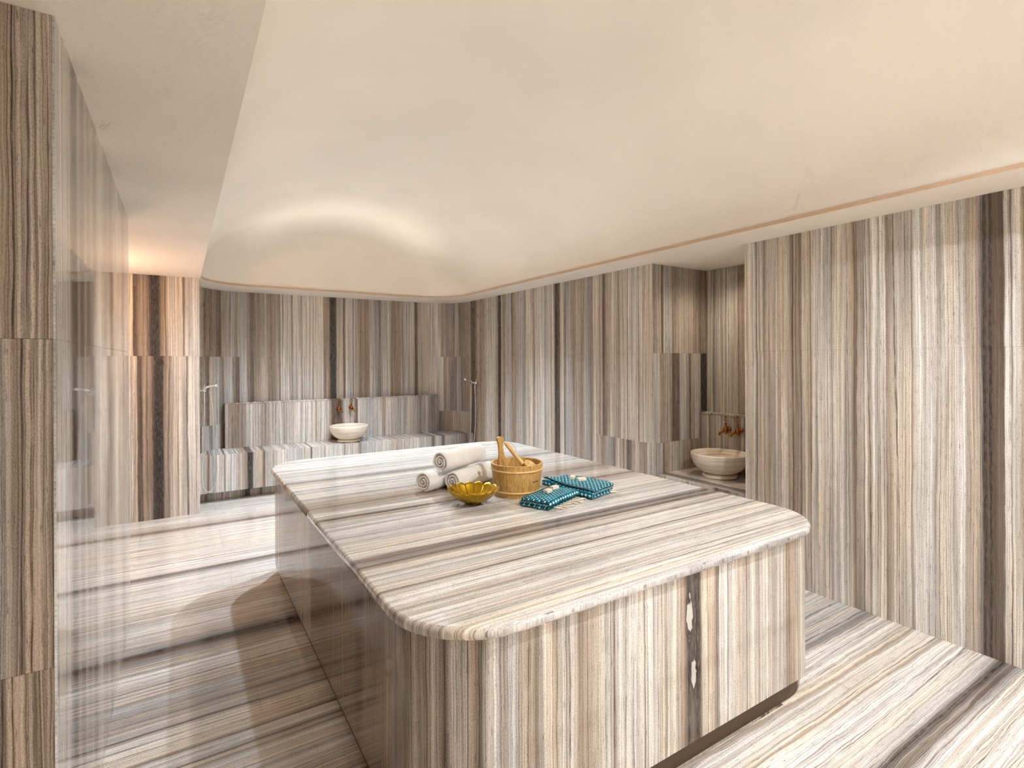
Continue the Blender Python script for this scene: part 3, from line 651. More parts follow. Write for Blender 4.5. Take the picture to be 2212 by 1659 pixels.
# floor: screed under separate stone slabs, veins along x
floor = structure(block('floor', -2.2, 4.4, -1.8, 7.3, -0.12, -0.018, MAT_GROUT))
rnd = random.Random(3)
ye = [-1.655, -1.055, -0.455, 0.145, 0.745, 1.345, 1.945, 2.545, 3.145, 3.745, 4.345, 4.945, 5.545, 6.145, 6.745, 7.3]
for r, (ya, yb) in enumerate(zip(ye, ye[1:])):
    xs = [-2.1, -0.9, 0.3, 1.0, 2.281, 3.541, 4.3] if r % 2 else [-2.1, -1.5, -0.3, 0.9, 2.281, 3.05, 4.3]
    for xa, xb in zip(xs, xs[1:]):
        right = (xa + xb) / 2 > 1.3 and yb < 2.6
        gap = 0.0003
        y0, y1 = ya, yb
        if abs(ya - 1.345) < 1e-6 and 0.8 < xa < 2.0: y0 += 0.011      # open drain slot below the platform front
        flat_panel('floor_slab', floor, MB_FR if right else MB_FL, (0, 0, 0), (0, 1, 0), (1, 0, 0), (0, 0, 1), y0, y1, xa, xb, 0.018,
                   shift=rnd.uniform(-0.004, 0.004), gap=gap)

# right wall next to the camera
wall_right = structure(block('wall_right', XR + 0.018, XR + 0.2, -1.7, 2.369, 0, ZC, MAT_GROUT))
for ri, (z0, z1) in enumerate(ROWS):
    for ya, yb in ((-1.68, -0.45), (-0.45, 0.78), (0.78, 1.565), (1.565, 2.37)):
        flat_panel('stone_panel', wall_right, MB_RN, (XR, 0, 0), (0, 1, 0), (0, 0, 1), (-1, 0, 0), ya, yb, z0, z1, 0.018, shift=(0, 0.0015, 0)[ri])

# back wall: plan path with rounded corners, running on into the far part of the right wall
RC = 0.45
pts = [(0.165, YREC), (0.165, YB - RC)]
pts += [(0.165 + RC - RC * math.cos(a), YB - RC + RC * math.sin(a)) for a in [PI / 2 * k / 14 for k in range(1, 15)]]
pts += [(XR - RC, YB)]
pts += [(XR - RC + RC * math.sin(a), YB - RC + RC * math.cos(a)) for a in [PI / 2 * k / 14 for k in range(1, 15)]]
pts += [(XR, 3.27)]
BPATH = Path(pts, -1)
BEND = BPATH.s[-1]


def path_band(P, name, a, b, z0, z1, d0, d1, mat, parent=None):
    ss = P.samples(a, b)
    V, Fs = [], []
    for s in ss:
        q, n = P.at(s)
        for z, d in ((z0, d0), (z0, d1), (z1, d1), (z1, d0)):
            V.append((q.x + n.x * d, q.y + n.y * d, z))
    for i in range(len(ss) - 1):
        for k in range(4):
            j = (k + 1) % 4
            Fs.append((i * 4 + k, (i + 1) * 4 + k, (i + 1) * 4 + j, i * 4 + j))
    Fs.append((0, 1, 2, 3)); m = (len(ss) - 1) * 4; Fs.append((m + 3, m + 2, m + 1, m))
    o = mesh(name, V, Fs, mat, parent)
    clean(o.data)
    return o


wall_back = structure(path_band(BPATH, 'wall_back', 0.03, BEND - 0.03, 0, ZC, -0.018, -0.12, MAT_GROUT))
for (a, b) in ((0.0185, 0.536), (0.536, 1.243), (1.243, 1.93), (1.93, 2.59), (2.59, 3.22), (3.22, 3.719), (3.719, 4.43)):
    BPATH.panel('stone_panel', wall_back, MB_BACK, a, b, *ROWS[2], 0.018)
    BPATH.panel('stone_panel', wall_back, MB_BACK, a, b, *ROWS[1], 0.018, shift={0.536: 0.16, 1.243: 0.0, 3.22: 0.0, 3.719: -0.04}.get(a, 0.0015))
    BPATH.panel('stone_panel', wall_back, MB_BACK, a, b, *ROWS[0], 0.018, shift=0.31)
for (a, b) in ((4.43, 5.1), (5.1, 5.8), (5.8, 6.5), (6.5, 7.2), (7.2, BEND)):
    tk = 0.006 if a > 7 else 0.018
    BPATH.panel('stone_panel', wall_back, MB_RF, a, b, *ROWS[2], tk)
    BPATH.panel('stone_panel', wall_back, MB_RF, a, b, *ROWS[1], tk, shift=0.001)
    BPATH.panel('stone_panel', wall_back, MB_RF, a, b, *ROWS[0], tk, shift=-0.33 if a > 7 else 0.002)

# stub wall between the passage and the back niche
wall_recess = structure(block('wall_recess', -2.1, 0.047, YREC + 0.018, 7.3, 0, ZC, MAT_GROUT))
for ri, (z0, z1) in enumerate(ROWS):
    for xa, xb in ((-2.1, -1.3), (-1.3, -0.55), (-0.55, 0.165)):
        flat_panel('stone_panel', wall_recess, MB_RW, (0, YREC, 0), (1, 0, 0), (0, 0, 1), (0, -1, 0), xa, xb, z0, z1, 0.018, shift=(-0.03, -0.028, 0)[ri])

# thick left wall with its dark end face
wall_left = structure(block('wall_left', -1.5, XL - 0.0051, 1.7081, 3.85, 0, ZC, MAT_GROUT))
for ri, (z0, z1) in enumerate(ROWS):
    for ya, yb in ((1.69, 2.75), (2.75, 3.85)):
        flat_panel('stone_panel', wall_left, MB_LW, (XL, 0, 0), (0, 1, 0), (0, 0, 1), (1, 0, 0), ya, yb, z0, z1, 0.005, shift=(0.0, 0.002, 0)[ri])
    for xa, xb in ((-1.5, -0.85), (-0.85, XL - 0.0052)):
        flat_panel('stone_panel', wall_left, MB_LP, (0, 1.69, 0), (1, 0, 0), (0, 0, 1), (0, -1, 0), xa, xb, z0, z1, 0.018, shift=(0.02, -0.015, 0)[ri])
    flat_panel('stone_panel', wall_left, MB_GEN, (0, 3.868, 0), (1, 0, 0), (0, 0, 1), (0, 1, 0), -1.5, XL, z0, z1, 0.018)

# walls that close the room behind the camera and at the end of the passage
wall_passage = structure(block('wall_passage', -2.3, -2.1, -1.8, 7.3, 0, ZC, MAT_GROUT))
wall_front = structure(block('wall_front', -2.2, 3.7, -1.9, -1.7, 0, ZC, MAT_GROUT))
for ri, (z0, z1) in enumerate(ROWS):
    for k in range(5):
        flat_panel('stone_panel', wall_passage, MB_GEN, (-2.08, 0, 0), (0, 1, 0), (0, 0, 1), (1, 0, 0), -1.7 + k * 1.59, -1.7 + (k + 1) * 1.59, z0, z1, 0.018)
        flat_panel('unseen_bounce_panel', wall_front, MAT_PLASTER, (0, -1.68, 0), (1, 0, 0), (0, 0, 1), (0, 1, 0), -2.08 + k * 1.12, -2.08 + (k + 1) * 1.12, z0, z1, 0.018)  # pale plaster put on this unseen wall to bounce the fill light

# basin niche in the right wall
wall_niche = structure(block('wall_niche', 4.298, 4.45, 2.2, 3.45, 0, ZC, MAT_GROUT))
block('backing', XR + 0.018, 4.298, 3.288, 3.44, 0, ZC, MAT_GROUT, wall_niche)
for ri, (z0, z1) in enumerate(ROWS):
    flat_panel('stone_panel', wall_niche, (MB_NU, MB_NM, MB_NU)[ri], (0, 3.27, 0), (1, 0, 0), (0, 0, 1), (0, -1, 0), XR + 0.0062, 4.28, z0, z1, 0.018, shift=(0.13, 0, 0)[ri])
    flat_panel('stone_panel', wall_niche, MB_NB, (4.28, 0, 0), (0, 1, 0), (0, 0, 1), (-1, 0, 0), 2.37, 3.27, z0, z1, 0.018)
    flat_panel('stone_panel', wall_niche, MB_GEN, (0, 2.37, 0), (1, 0, 0), (0, 0, 1), (0, 1, 0), XR + 0.02, 4.28, z0, z1, 0.018)

# ceiling: flat soffit with the opening of the vault
OX0, OX1, OY0, OY1, OR = 0.175, 3.185, -0.955, 6.655, 0.50
bm = bmesh.new()
ov = [bm.verts.new((x, y, ZC)) for x, y in ((-2.3, -1.9), (4.45, -1.9), (4.45, 7.45), (-2.3, 7.45))]
hole = rounded_rect(OX0, OX1, OY0, OY1, OR, 16)
hv = [bm.verts.new((x, y, ZC)) for x, y in hole]
ed = [bm.edges.new((ov[k], ov[(k + 1) % 4])) for k in range(4)] + [bm.edges.new((hv[k], hv[(k + 1) % len(hv)])) for k in range(len(hv))]
bmesh.ops.triangle_fill(bm, edges=ed, use_beauty=True)
for f in bm.faces:
    if f.normal.z > 0: f.normal_flip()
me = bpy.data.meshes.new('ceiling'); bm.to_mesh(me); bm.free()
ceiling = structure(link('ceiling', me, None, MAT_SOFFIT))
# tan band round the opening, painting the shade line at the vault base
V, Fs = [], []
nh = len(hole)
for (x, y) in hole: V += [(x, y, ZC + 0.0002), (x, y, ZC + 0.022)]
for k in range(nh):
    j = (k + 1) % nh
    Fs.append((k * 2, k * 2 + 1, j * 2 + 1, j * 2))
shade_band = mesh('edge_shade_band', V, Fs, MAT_EDGE_SHADE, ceiling)
clean(shade_band.data)

# barrel vault with rounded ends
VXC, VA, VB, VY0, VY1, VR = 1.68, 1.515, 0.84, -0.965, 6.665, 0.515
secs = []
for k in range(9):
    ph = PI / 2 * (1 - k / 8)
    secs.append((VY0 + VR - VR * math.sin(ph), VR * (1 - math.cos(ph))))
for k in range(1, 12): secs.append((VY0 + VR + (VY1 - VY0 - 2 * VR) * k / 12, 0))
for k in range(9):
    ph = PI / 2 * k / 8
    secs.append((VY1 - VR + VR * math.sin(ph), VR * (1 - math.cos(ph))))
NA = 40
V, Fs = [], []
for (y, ins) in secs:
    for k in range(NA + 1):
        a = PI * k / NA
        V.append((VXC + (VA - ins) * math.cos(a), y, ZC + 0.001 + (VB - ins * 0.55) * math.sin(a)))
for i in range(len(secs) - 1):
    for k in range(NA):
        Fs.append((i * (NA + 1) + k, i * (NA + 1) + k + 1, (i + 1) * (NA + 1) + k + 1, (i + 1) * (NA + 1) + k))
Fs.append(tuple(range(NA + 1)))
m = (len(secs) - 1) * (NA + 1)
Fs.append(tuple(reversed([m + k for k in range(NA + 1)])))
vault = mesh('vault', V, Fs, MAT_PLASTER, ceiling, None, True)
clean(vault.data)

# ------------------------------------------------------------------ heated stone platform
plat = tag(empty('stone_platform', (0, 0, 0)), 'large veined marble platform with rounded corners in the middle of the room', 'platform')
HP, HT = 0.782, 0.742
SX0, SX1, SY0, SY1, SR = 0.544, 2.652, 1.298, 4.36, 0.30


def slab_bm():
    bm = bmesh.new()
    prof = ((0.010, HT), (0.003, HT + 0.005), (0.0, HT + 0.013), (0.0, HT + 0.025), (0.004, HT + 0.035), (0.013, HP))
    loops = []
    for ins, z in prof:
        loops.append([bm.verts.new((x, y, z)) for x, y in rounded_rect(SX0 + ins, SX1 - ins, SY0 + ins, SY1 - ins, SR - ins, 16)])
    n = len(loops[0])
    for a, b in zip(loops, loops[1:]):
        for k in range(n):
            j = (k + 1) % n
            f = bm.faces.new((a[k], a[j], b[j], b[k])); f.smooth = True
    bm.faces.new(loops[-1]); bm.faces.new(list(reversed(loops[0])))
    return bm


for (xa, xb) in ((-9, 1.595), (1.595, 9)):
    for (ya, yb) in ((-9, 2.83), (2.83, 9)):
        bm = slab_bm()
        for co, no in (((xa, 0, 0), (-1, 0, 0)), ((xb, 0, 0), (1, 0, 0)), ((0, ya, 0), (0, -1, 0)), ((0, yb, 0), (0, 1, 0))):
            if abs(co[0]) > 5 or abs(co[1]) > 5: continue
            co = Vector(co) - Vector(no) * 0.0002
            g = bmesh.ops.bisect_plane(bm, geom=bm.verts[:] + bm.edges[:] + bm.faces[:], plane_co=co, plane_no=no, clear_outer=True)
            bmesh.ops.holes_fill(bm, edges=[e for e in bm.edges if e.is_boundary], sides=0)
        bmesh.ops.recalc_face_normals(bm, faces=bm.faces)
        uvl = bm.loops.layers.uv.new('UVMap')
        for f in bm.faces:
            if len(f.verts) > 4: f.smooth = False
            for l in f.loops: l[uvl].uv = (l.vert.co.y, l.vert.co.x)
        me = bpy.data.meshes.new('top_slab'); bm.to_mesh(me); bm.free()
        link('top_slab', me, plat, MB_TOP)

BX0, BX1, BY0, BY1, BR = 0.567, 2.630, 1.323, 4.337, 0.278
pp = [(BX0, BY1 - BR), (BX0, BY0 + BR)]
pp += [(BX0 + BR - BR * math.cos(a), BY0 + BR - BR * math.sin(a)) for a in [PI / 2 * k / 14 for k in range(1, 15)]]
pp += [(BX1 - BR, BY0)]
pp += [(BX1 - BR + BR * math.sin(a), BY0 + BR - BR * math.cos(a)) for a in [PI / 2 * k / 14 for k in range(1, 15)]]
pp += [(BX1, BY1 - BR)]
pp += [(BX1 - BR + BR * math.cos(a), BY1 - BR + BR * math.sin(a)) for a in [PI / 2 * k / 14 for k in range(1, 15)]]
pp += [(BX0 + BR, BY1)]
pp += [(BX0 + BR - BR * math.sin(a), BY1 - BR + BR * math.cos(a)) for a in [PI / 2 * k / 14 for k in range(1, 15)]]
PP = Path(pp, -1)
cuts = [0, 0.81, 1.63, 2.457, 2.913, 3.66, 4.417, 4.873, 6.1, 7.331, 7.787, 9.291, PP.s[-1]]
for a, b in zip(cuts, cuts[1:]):
    PP.panel('side_panel', plat, MB_BODY, a, b, 0.094, HT, 0.02, gap=0.0002)
bm = bmesh.new()


lo = [bm.verts.new((x, y, 0.0)) for x, y in rounded_rect(BX0 + 0.032, BX1 - 0.032, BY0 + 0.032, BY1 - 0.032, BR - 0.032, 10)]
hi = [bm.verts.new((v.co.x, v.co.y, 0.094)) for v in lo]
for k in range(len(lo)):
    j = (k + 1) % len(lo)
    bm.faces.new((lo[k], lo[j], hi[j], hi[k]))
pl = [bm.verts.new((x, y, 0.0945)) for x, y in rounded_rect(BX0 + 0.004, BX1 - 0.004, BY0 + 0.004, BY1 - 0.004, BR - 0.004, 10)]
bm.faces.new(list(reversed(pl)))
me = bpy.data.meshes.new('shade_plinth'); bm.to_mesh(me); bm.free()
link('shade_plinth', me, plat, simple('plinth_shade', srgb(84, 66, 50), 0.6))  # set-back base coloured dark to paint the shade under the platform

# ------------------------------------------------------------------ bench along the back wall
bench = tag(empty('stone_bench', (1.85, 6.66, 0)), 'long low marble bench running along the back wall', 'bench')
bench.location = (0, 0, 0)
BF, BH = 6.655, 0.512
for xa, xb in ((0.168, 1.24), (1.24, 2.4), (2.4, 3.538)):
    flat_panel('front_panel', bench, MB_BN, (0, BF, 0), (1, 0, 0), (0, 0, 1), (0, -1, 0), xa, xb, 0.10, BH, 0.02)
    flat_panel('kick_panel', bench, MB_BN, (0, 6.752, 0), (1, 0, 0), (0, 0, 1), (0, -1, 0), xa, xb, 0.0, 0.10, 0.02, shift=0.02)


def edge_y(x):   # wall line of the rounded back niche
    if x < 0.165 + RC: return YB - RC + math.sqrt(max(0, RC * RC - (0.165 + RC - x) ** 2))
    if x > XR - RC: return YB - RC + math.sqrt(max(0, RC * RC - (x - XR + RC) ** 2))
    return YB


for xa, xb in ((0.168, 1.24), (1.24, 2.4), (2.4, 3.538)):
    xs = [xa + 0.0005 + (xb - xa - 0.001) * k / 24 for k in range(25)]
    V, U = [], []
    for x in xs:
        yy = max(edge_y(x) - 0.004, BF + 0.05)
        for y, z in ((BF + 0.0205, BH - 0.03), (BF + 0.0205, BH), (yy, BH), (yy, BH - 0.03)):
            V.append((x, y, z)); U.append((x, y))
    Fs = []
    for i in range(24):
        for k in range(4):
            j = (k + 1) % 4
            Fs.append((i * 4 + k, (i + 1) * 4 + k, (i + 1) * 4 + j, i * 4 + j))
    Fs.append((0, 1, 2, 3)); Fs.append((99, 98, 97, 96))
    o = mesh('seat_slab', V, Fs, MB_BN, bench, U); clean(o.data)

# raised backsplash on the bench
bsp = tag(empty('stone_backsplash', (0, 0, 0)), 'long raised marble backsplash standing on the bench behind the basin', 'backsplash')
for xa, xb in ((0.445, 1.36), (1.36, 2.28), (2.28, 3.2)):
    flat_panel('facing_panel', bsp, MB_BS, (0, 7.10, 0), (1, 0, 0), (0, 0, 1), (0, -1, 0), xa, xb, BH + 0.0005, 1.036, 0.018)
    flat_panel('cap_slab', bsp, MB_BS, (0, 0, 1.052), (1, 0, 0), (0, 1, 0), (0, 0, 1), xa, xb, 7.096, 7.18, 0.0155, shift=0.015)
for x, nx in ((0.445, -1), (3.2, 1)):
    flat_panel('end_panel', bsp, MB_BS, (x, 0, 0), (0, 1, 0), (0, 0, 1), (nx, 0, 0), 7.119, 7.178, BH + 0.0005, 1.036, 0.018, shift=-5)

# counter and backsplash in the niche
ctr = tag(empty('stone_counter', (0, 0, 0)), 'marble counter filling the bottom of the niche in the right wall', 'counter')
for ya, yb in ((2.373, 2.82), (2.82, 3.268)):
    flat_panel('counter_slab', ctr, MB_FL, (0, 0, 0.532), (1, 0, 0), (0, 1, 0), (0, 0, 1), 3.60, 4.278, ya, yb, 0.03, shift=0.9, ch=0.003)
    flat_panel('front_panel', ctr, MB_NB, (3.62, 0, 0), (0, 1, 0), (0, 0, 1), (-1, 0, 0), ya, yb, 0.0, 0.50, 0.02)
nsp = tag(empty('niche_backsplash', (0, 0, 0)), 'low raised marble backsplash standing on the niche counter', 'backsplash')
for ya, yb in ((2.373, 2.82), (2.82, 3.268)):
    flat_panel('facing_panel', nsp, MB_NB, (4.19, 0, 0), (0, 1, 0), (0, 0, 1), (-1, 0, 0), ya, yb, 0.5325, 1.036, 0.018, shift=0.02)
    flat_panel('cap_slab', nsp, MB_NB, (0, 0, 1.052), (0, 1, 0), (1, 0, 0), (0, 0, 1), ya, yb, 4.186, 4.278, 0.0155, shift=0.04)


# ------------------------------------------------------------------ basins, taps, showers
def make_basin(loc, label):
    t = tag(empty('stone_basin', loc), label, 'basin', 'carved stone wash basins')
    t.scale = (0.95, 0.95, 0.95)
    lathe('foot_ring', [(0, 0), (0.138, 0), (0.150, 0.006), (0.152, 0.020), (0.144, 0.030), (0.120, 0.038), (0, 0.038)], 48, MAT_BASIN, t)
    lathe('bowl', [(0, 0.0385), (0.118, 0.0385), (0.150, 0.050), (0.188, 0.074), (0.220, 0.110), (0.240, 0.150), (0.250, 0.190), (0.2525, 0.212), (0.2505, 0.220),
                   (0.240, 0.222), (0.231, 0.218), (0.226, 0.200), (0.212, 0.150), (0.180, 0.105), (0.130, 0.078), (0.05, 0.066), (0, 0.065)], 56, MAT_BASIN, t)
    return t


make_basin((1.835, 6.855, BH + 0.0005), 'carved marble bowl basin standing on the long back bench')
make_basin((3.945, 2.885, 0.5325), 'carved marble bowl basin in the niche of the right wall')


def ring(name, c, R, r, ax, mat, parent, seg=16):
    """small torus lying in the plane normal to ax"""
    ax = Vector(ax).normalized(); e = ax.orthogonal().normalized(); g = ax.cross(e)
    V, Fs = [], []
    for i in range(seg):
        a = 2 * PI * i / seg
        d = e * math.cos(a) + g * math.sin(a)
        for k in range(6):
            b = 2 * PI * k / 6
            V.append(Vector(c) + d * (R + r * math.cos(b)) + ax * (r * math.sin(b)))
    for i in range(seg):
        for k in range(6):
            Fs.append((i * 6 + k, ((i + 1) % seg) * 6 + k, ((i + 1) % seg) * 6 + (k + 1) % 6, i * 6 + (k + 1) % 6))
    return V, Fs


def make_tap(loc, rz, label, spout_side=1):
    """Local frame: wall behind at +y, room towards -y, z up; origin on the wall at the body's height."""
    t = tag(empty('brass_tap', loc, rz), label, 'tap', 'brass taps over the basins')
    def yl(prof):      # lathe about the local y axis
        return prof
    # rose plate on the wall and stub
    o = lathe('wall_rose', [(0, 0), (0.024, 0), (0.026, 0.004), (0.018, 0.010), (0.010, 0.014), (0.010, 0.045), (0, 0.045)], 20, MAT_COPPER, t)
    o.rotation_euler = (PI / 2, 0, 0); o.location = (0, -0.0005, 0)
    b = lathe('valve_body', [(0, -0.040), (0.008, -0.038), (0.020, -0.026), (0.025, -0.010), (0.023, 0.006), (0.015, 0.022), (0.010, 0.034), (0.0085, 0.052), (0.012, 0.056), (0.012, 0.060), (0.007, 0.064), (0, 0.064)], 20, MAT_BRASS, t)
    b.location = (0, -0.052, 0)
    sp = tube('spout', catmull([(0.0, -0.060, -0.018), (0.016 * spout_side, -0.085, -0.016), (0.026 * spout_side, -0.100, -0.030), (0.030 * spout_side, -0.104, -0.048)], 5),
              [0.010] * 6 + [0.009] * 5 + [0.0085] * 3 + [0.012, 0.012], MAT_BRASS, t, 10)
    # openwork handle: rings round a stem, finial on top
    V, Fs = [], []
    for (dx, dz, R) in ((-0.0, 0.072, 0.0075), (-0.011, 0.086, 0.0085), (0.011, 0.086, 0.0085), (0, 0.099, 0.0085), (-0.007, 0.112, 0.0065), (0.007, 0.112, 0.0065)):
        v, f = ring('r', (dx, -0.052, dz), R, 0.0024, (0, 1, 0), None, None)
        k = len(V); V += v; Fs += [tuple(x + k for x in q) for q in f]
    oh = mesh('openwork_handle', V, Fs, MAT_BRASS, t, None, True)
    fn = lathe('finial', [(0, 0), (0.004, 0.001), (0.0065, 0.006), (0.005, 0.012), (0.0015, 0.018), (0, 0.019)], 12, MAT_BRASS, oh)
    fn.location = (0, -0.052, 0.1165)
    return t


make_tap((1.762, 7.10, 0.922), 0, 'antique brass tap over the back basin, the left one of the pair', 1)
make_tap((1.922, 7.10, 0.928), 0, 'antique brass tap over the back basin, the right one of the pair', 1)
make_tap((4.19, 2.962, 0.918), PI / 2 * 3, 'antique brass tap in the niche, in full view left of its twin', -1)
make_tap((4.19, 2.842, 0.918), PI / 2 * 3, 'antique brass tap in the niche, half hidden by the wall edge', -1)


def make_shower(base, right, out, label, hose_pts, bar_len):
    """base: point on the wall; right/out: unit vectors along the wall and into the room."""
    B, R, O, Z = Vector(base), Vector(right), Vector(out), Vector((0, 0, 1))
    t = tag(empty('hand_shower', (0, 0, 0)), label, 'shower', 'chrome showers beside the back bench')
    tube('wall_mount', [B + O * 0.0005, B + O * 0.006, B + O * 0.010, B + O * 0.05], [0.026, 0.026, 0.014, 0.014], MAT_CHROME, t, 16)
    tube('mixer_bar', [B + O * 0.05 - R * bar_len * 0.5, B + O * 0.05 - R * bar_len * 0.46, B + O * 0.05 + R * bar_len * 0.46, B + O * 0.05 + R * bar_len * 0.5], [0.012, 0.017, 0.017, 0.012], MAT_CHROME, t, 14)
    k = B + O * 0.05 + R * bar_len * 0.5
    ck = tube('control_knob', [k + R * 0.001, k + R * 0.006, k + R * 0.028, k + R * 0.034], [0.016, 0.021, 0.021, 0.014], MAT_CHROME, t, 14)
    tube('lever', [k + R * 0.018 + Z * 0.016, k + R * 0.024 + Z * 0.034, k + R * 0.034 + O * 0.012 + Z * 0.052], [0.005, 0.005, 0.0065], MAT_CHROME, ck, 8)
    h = B + O * 0.05 - R * bar_len * 0.18
    tube('shower_handle', [h + Z * 0.014, h + Z * 0.03 + O * 0.02, h + Z * 0.045 + O * 0.06, h + Z * 0.05 + O * 0.095, h + Z * 0.046 + O * 0.125], [0.010, 0.011, 0.011, 0.014, 0.021], MAT_CHROME, t, 12)
    tube('hose', catmull(hose_pts, 8), 0.0065, MAT_CHROME, t, 8)
    return t


make_shower((0.165, 6.52, 1.245), (0, 1, 0), (1, 0, 0), 'chrome hand shower with a long looping hose at the left end of the bench',
            [(0.215, 6.47, 1.225), (0.214, 6.47, 1.0), (0.205, 6.47, 0.7), (0.196, 6.475, 0.4), (0.20, 6.48, 0.24), (0.235, 6.49, 0.16), (0.275, 6.50, 0.165), (0.315, 6.51, 0.235), (0.328, 6.515, 0.37),
             (0.318, 6.52, 0.62), (0.302, 6.53, 0.9), (0.29, 6.54, 1.1), (0.275, 6.545, 1.19), (0.262, 6.55, 1.225)], 0.16)
# horizontal arm that carries the shower outlet at the left end
make_shower((XR, 6.56, 1.235), (0, -1, 0), (-1, 0, 0), 'chrome hand shower on the right wall behind the rolled towels',
            [(XR - 0.05, 6.615, 1.218), (XR - 0.052, 6.615, 1.0), (XR - 0.058, 6.61, 0.7), (XR - 0.075, 6.60, 0.42), (XR - 0.09, 6.56, 0.30), (XR - 0.07, 6.53, 0.34), (XR - 0.045, 6.51, 0.6), (XR - 0.042, 6.505, 0.95), (XR - 0.047, 6.51, 1.218)], 0.15)


# ------------------------------------------------------------------ things lying on the platform
def strip_mesh(path, thick, length, nl=10, bulge=0.004, jitter=0.0, seed=1):
    """Cloth of a given thickness whose section follows path (list of (a, b)), swept over length along +x.
    Returns verts (x along length, y=a, z=b), faces, uvs."""
    rnd = random.Random(seed)
    n = len(path)
    P = [Vector((a, b)) for a, b in path]
    V, Fs, U = [], [], []
    xs = [length * k / nl for k in range(nl + 1)]
    loop = []
    s = 0
    m = 2 * (nl + 1) + 2
    for i in range(n):
        t = (P[min(i + 1, n - 1)] - P[max(i - 1, 0)]).normalized()
        nn = Vector((-t.y, t.x))
        if i: s += (P[i] - P[i - 1]).length
        h = thick / 2
        if i == 0 or i == n - 1: h *= 0.55
        j0, j1 = rnd.uniform(-jitter, jitter), rnd.uniform(-jitter, jitter)
        for k, x in enumerate(xs):
            e = 0.72 if k in (0, nl) else 1.0
            xx = x + (j0 if k == 0 else j1 if k == nl else 0)
            q = P[i] + nn * h * e
            V.append((xx, q.x, q.y)); U.append((s, x))
        V.append((length + j1 + bulge, P[i].x, P[i].y)); U.append((s, length))
        for k in range(nl, -1, -1):
            x = xs[k]
            e = 0.72 if k in (0, nl) else 1.0
            xx = x + (j0 if k == 0 else j1 if k == nl else 0)
            q = P[i] - nn * h * e
            V.append((xx, q.x, q.y)); U.append((s + 0.4, x))
        V.append((j0 - bulge, P[i].x, P[i].y)); U.append((s, 0))
    for i in range(n - 1):
        for k in range(m):
            j = (k + 1) % m
            Fs.append((i * m + k, (i + 1) * m + k, (i + 1) * m + j, i * m + j))
    Fs.append(tuple(range(m)))
    Fs.append(tuple(reversed([(n - 1) * m + k for k in range(m)])))
    return V, Fs, U


def towel_roll_mesh(seed, R=0.067):
    turns, pitch, th = 2.9, 0.0205, 0.0158
    r1 = R - th / 2
    r0 = max(0.006, r1 - pitch * turns)
    path = []
    n = int(turns * 26)
    rnd = random.Random(seed)
    for k in range(n + 1):
        f = k / n
        a = (f - 1) * turns * 2 * PI - PI * (0.52 + 0.04 * seed)
        r = r0 + (r1 - r0) * f
        r *= 1 + 0.02 * math.sin(a * 3 + seed)
        if f > 0.96: r -= th * 0.35 * (f - 0.96) / 0.04
        path.append((r * math.cos(a), r * math.sin(a)))
    # inner end folded on itself
    a0 = -turns * 2 * PI - PI * (0.52 + 0.04 * seed)
    path.insert(0, (-0.004 * math.cos(a0), -0.004 * math.sin(a0)))
    V, Fs, U = strip_mesh(path, th, 0.385, 10, 0.0035, 0.0022, seed)
    out = []
    for (x, y, z) in V:
        k = 1 + 0.05 * math.sin(PI * x / 0.385) ** 2 * (0.5 + 0.5 * math.sin(7 * x / 0.385 + seed))
        out.append((x, y * k, z * (1 + (k - 1) * 0.6)))
    return out, Fs, U


AX = math.atan2(0.43, 0.9)
for k, (x, y, z, lab) in enumerate((
        (1.194, 2.873, 0.0, 'white rolled towel lying at the bottom left of the towel pyramid'),
        (1.345, 2.796, 0.0, 'white rolled towel lying at the bottom right, next to the gold bowl'),
        (1.288, 2.842, 0.1165, 'white rolled towel resting on top of the two others'))):
    V, Fs, U = towel_roll_mesh(k + 1)
    zmin = min(v[2] for v in V)
    V = [(a, b, c - zmin) for a, b, c in V]
    t = tag(empty('rolled_towel', (x, y, HP + 0.0004 + z), AX), lab, 'towel', 'rolled white towels')
    mesh('towel_cloth', V, Fs, MAT_TOWEL, t, U, True)

# gold lotus bowl
gb = tag(empty('lotus_bowl', (1.330, 2.500, HP + 0.0004)), 'shiny gold lotus bowl with petal rim in front of the towels', 'bowl')
lathe('foot', [(0, 0), (0.040, 0), (0.044, 0.004), (0.038, 0.010), (0, 0.010)], 32, simple('dark_gold', srgb(120, 84, 20), 0.4, 1.0), gb)
lathe('cup', [(0, 0.0105), (0.036, 0.0105), (0.060, 0.0165), (0.078, 0.0265), (0.0765, 0.0285), (0.058, 0.0190), (0.03, 0.0135), (0, 0.013)], 48, MAT_GOLD, gb)


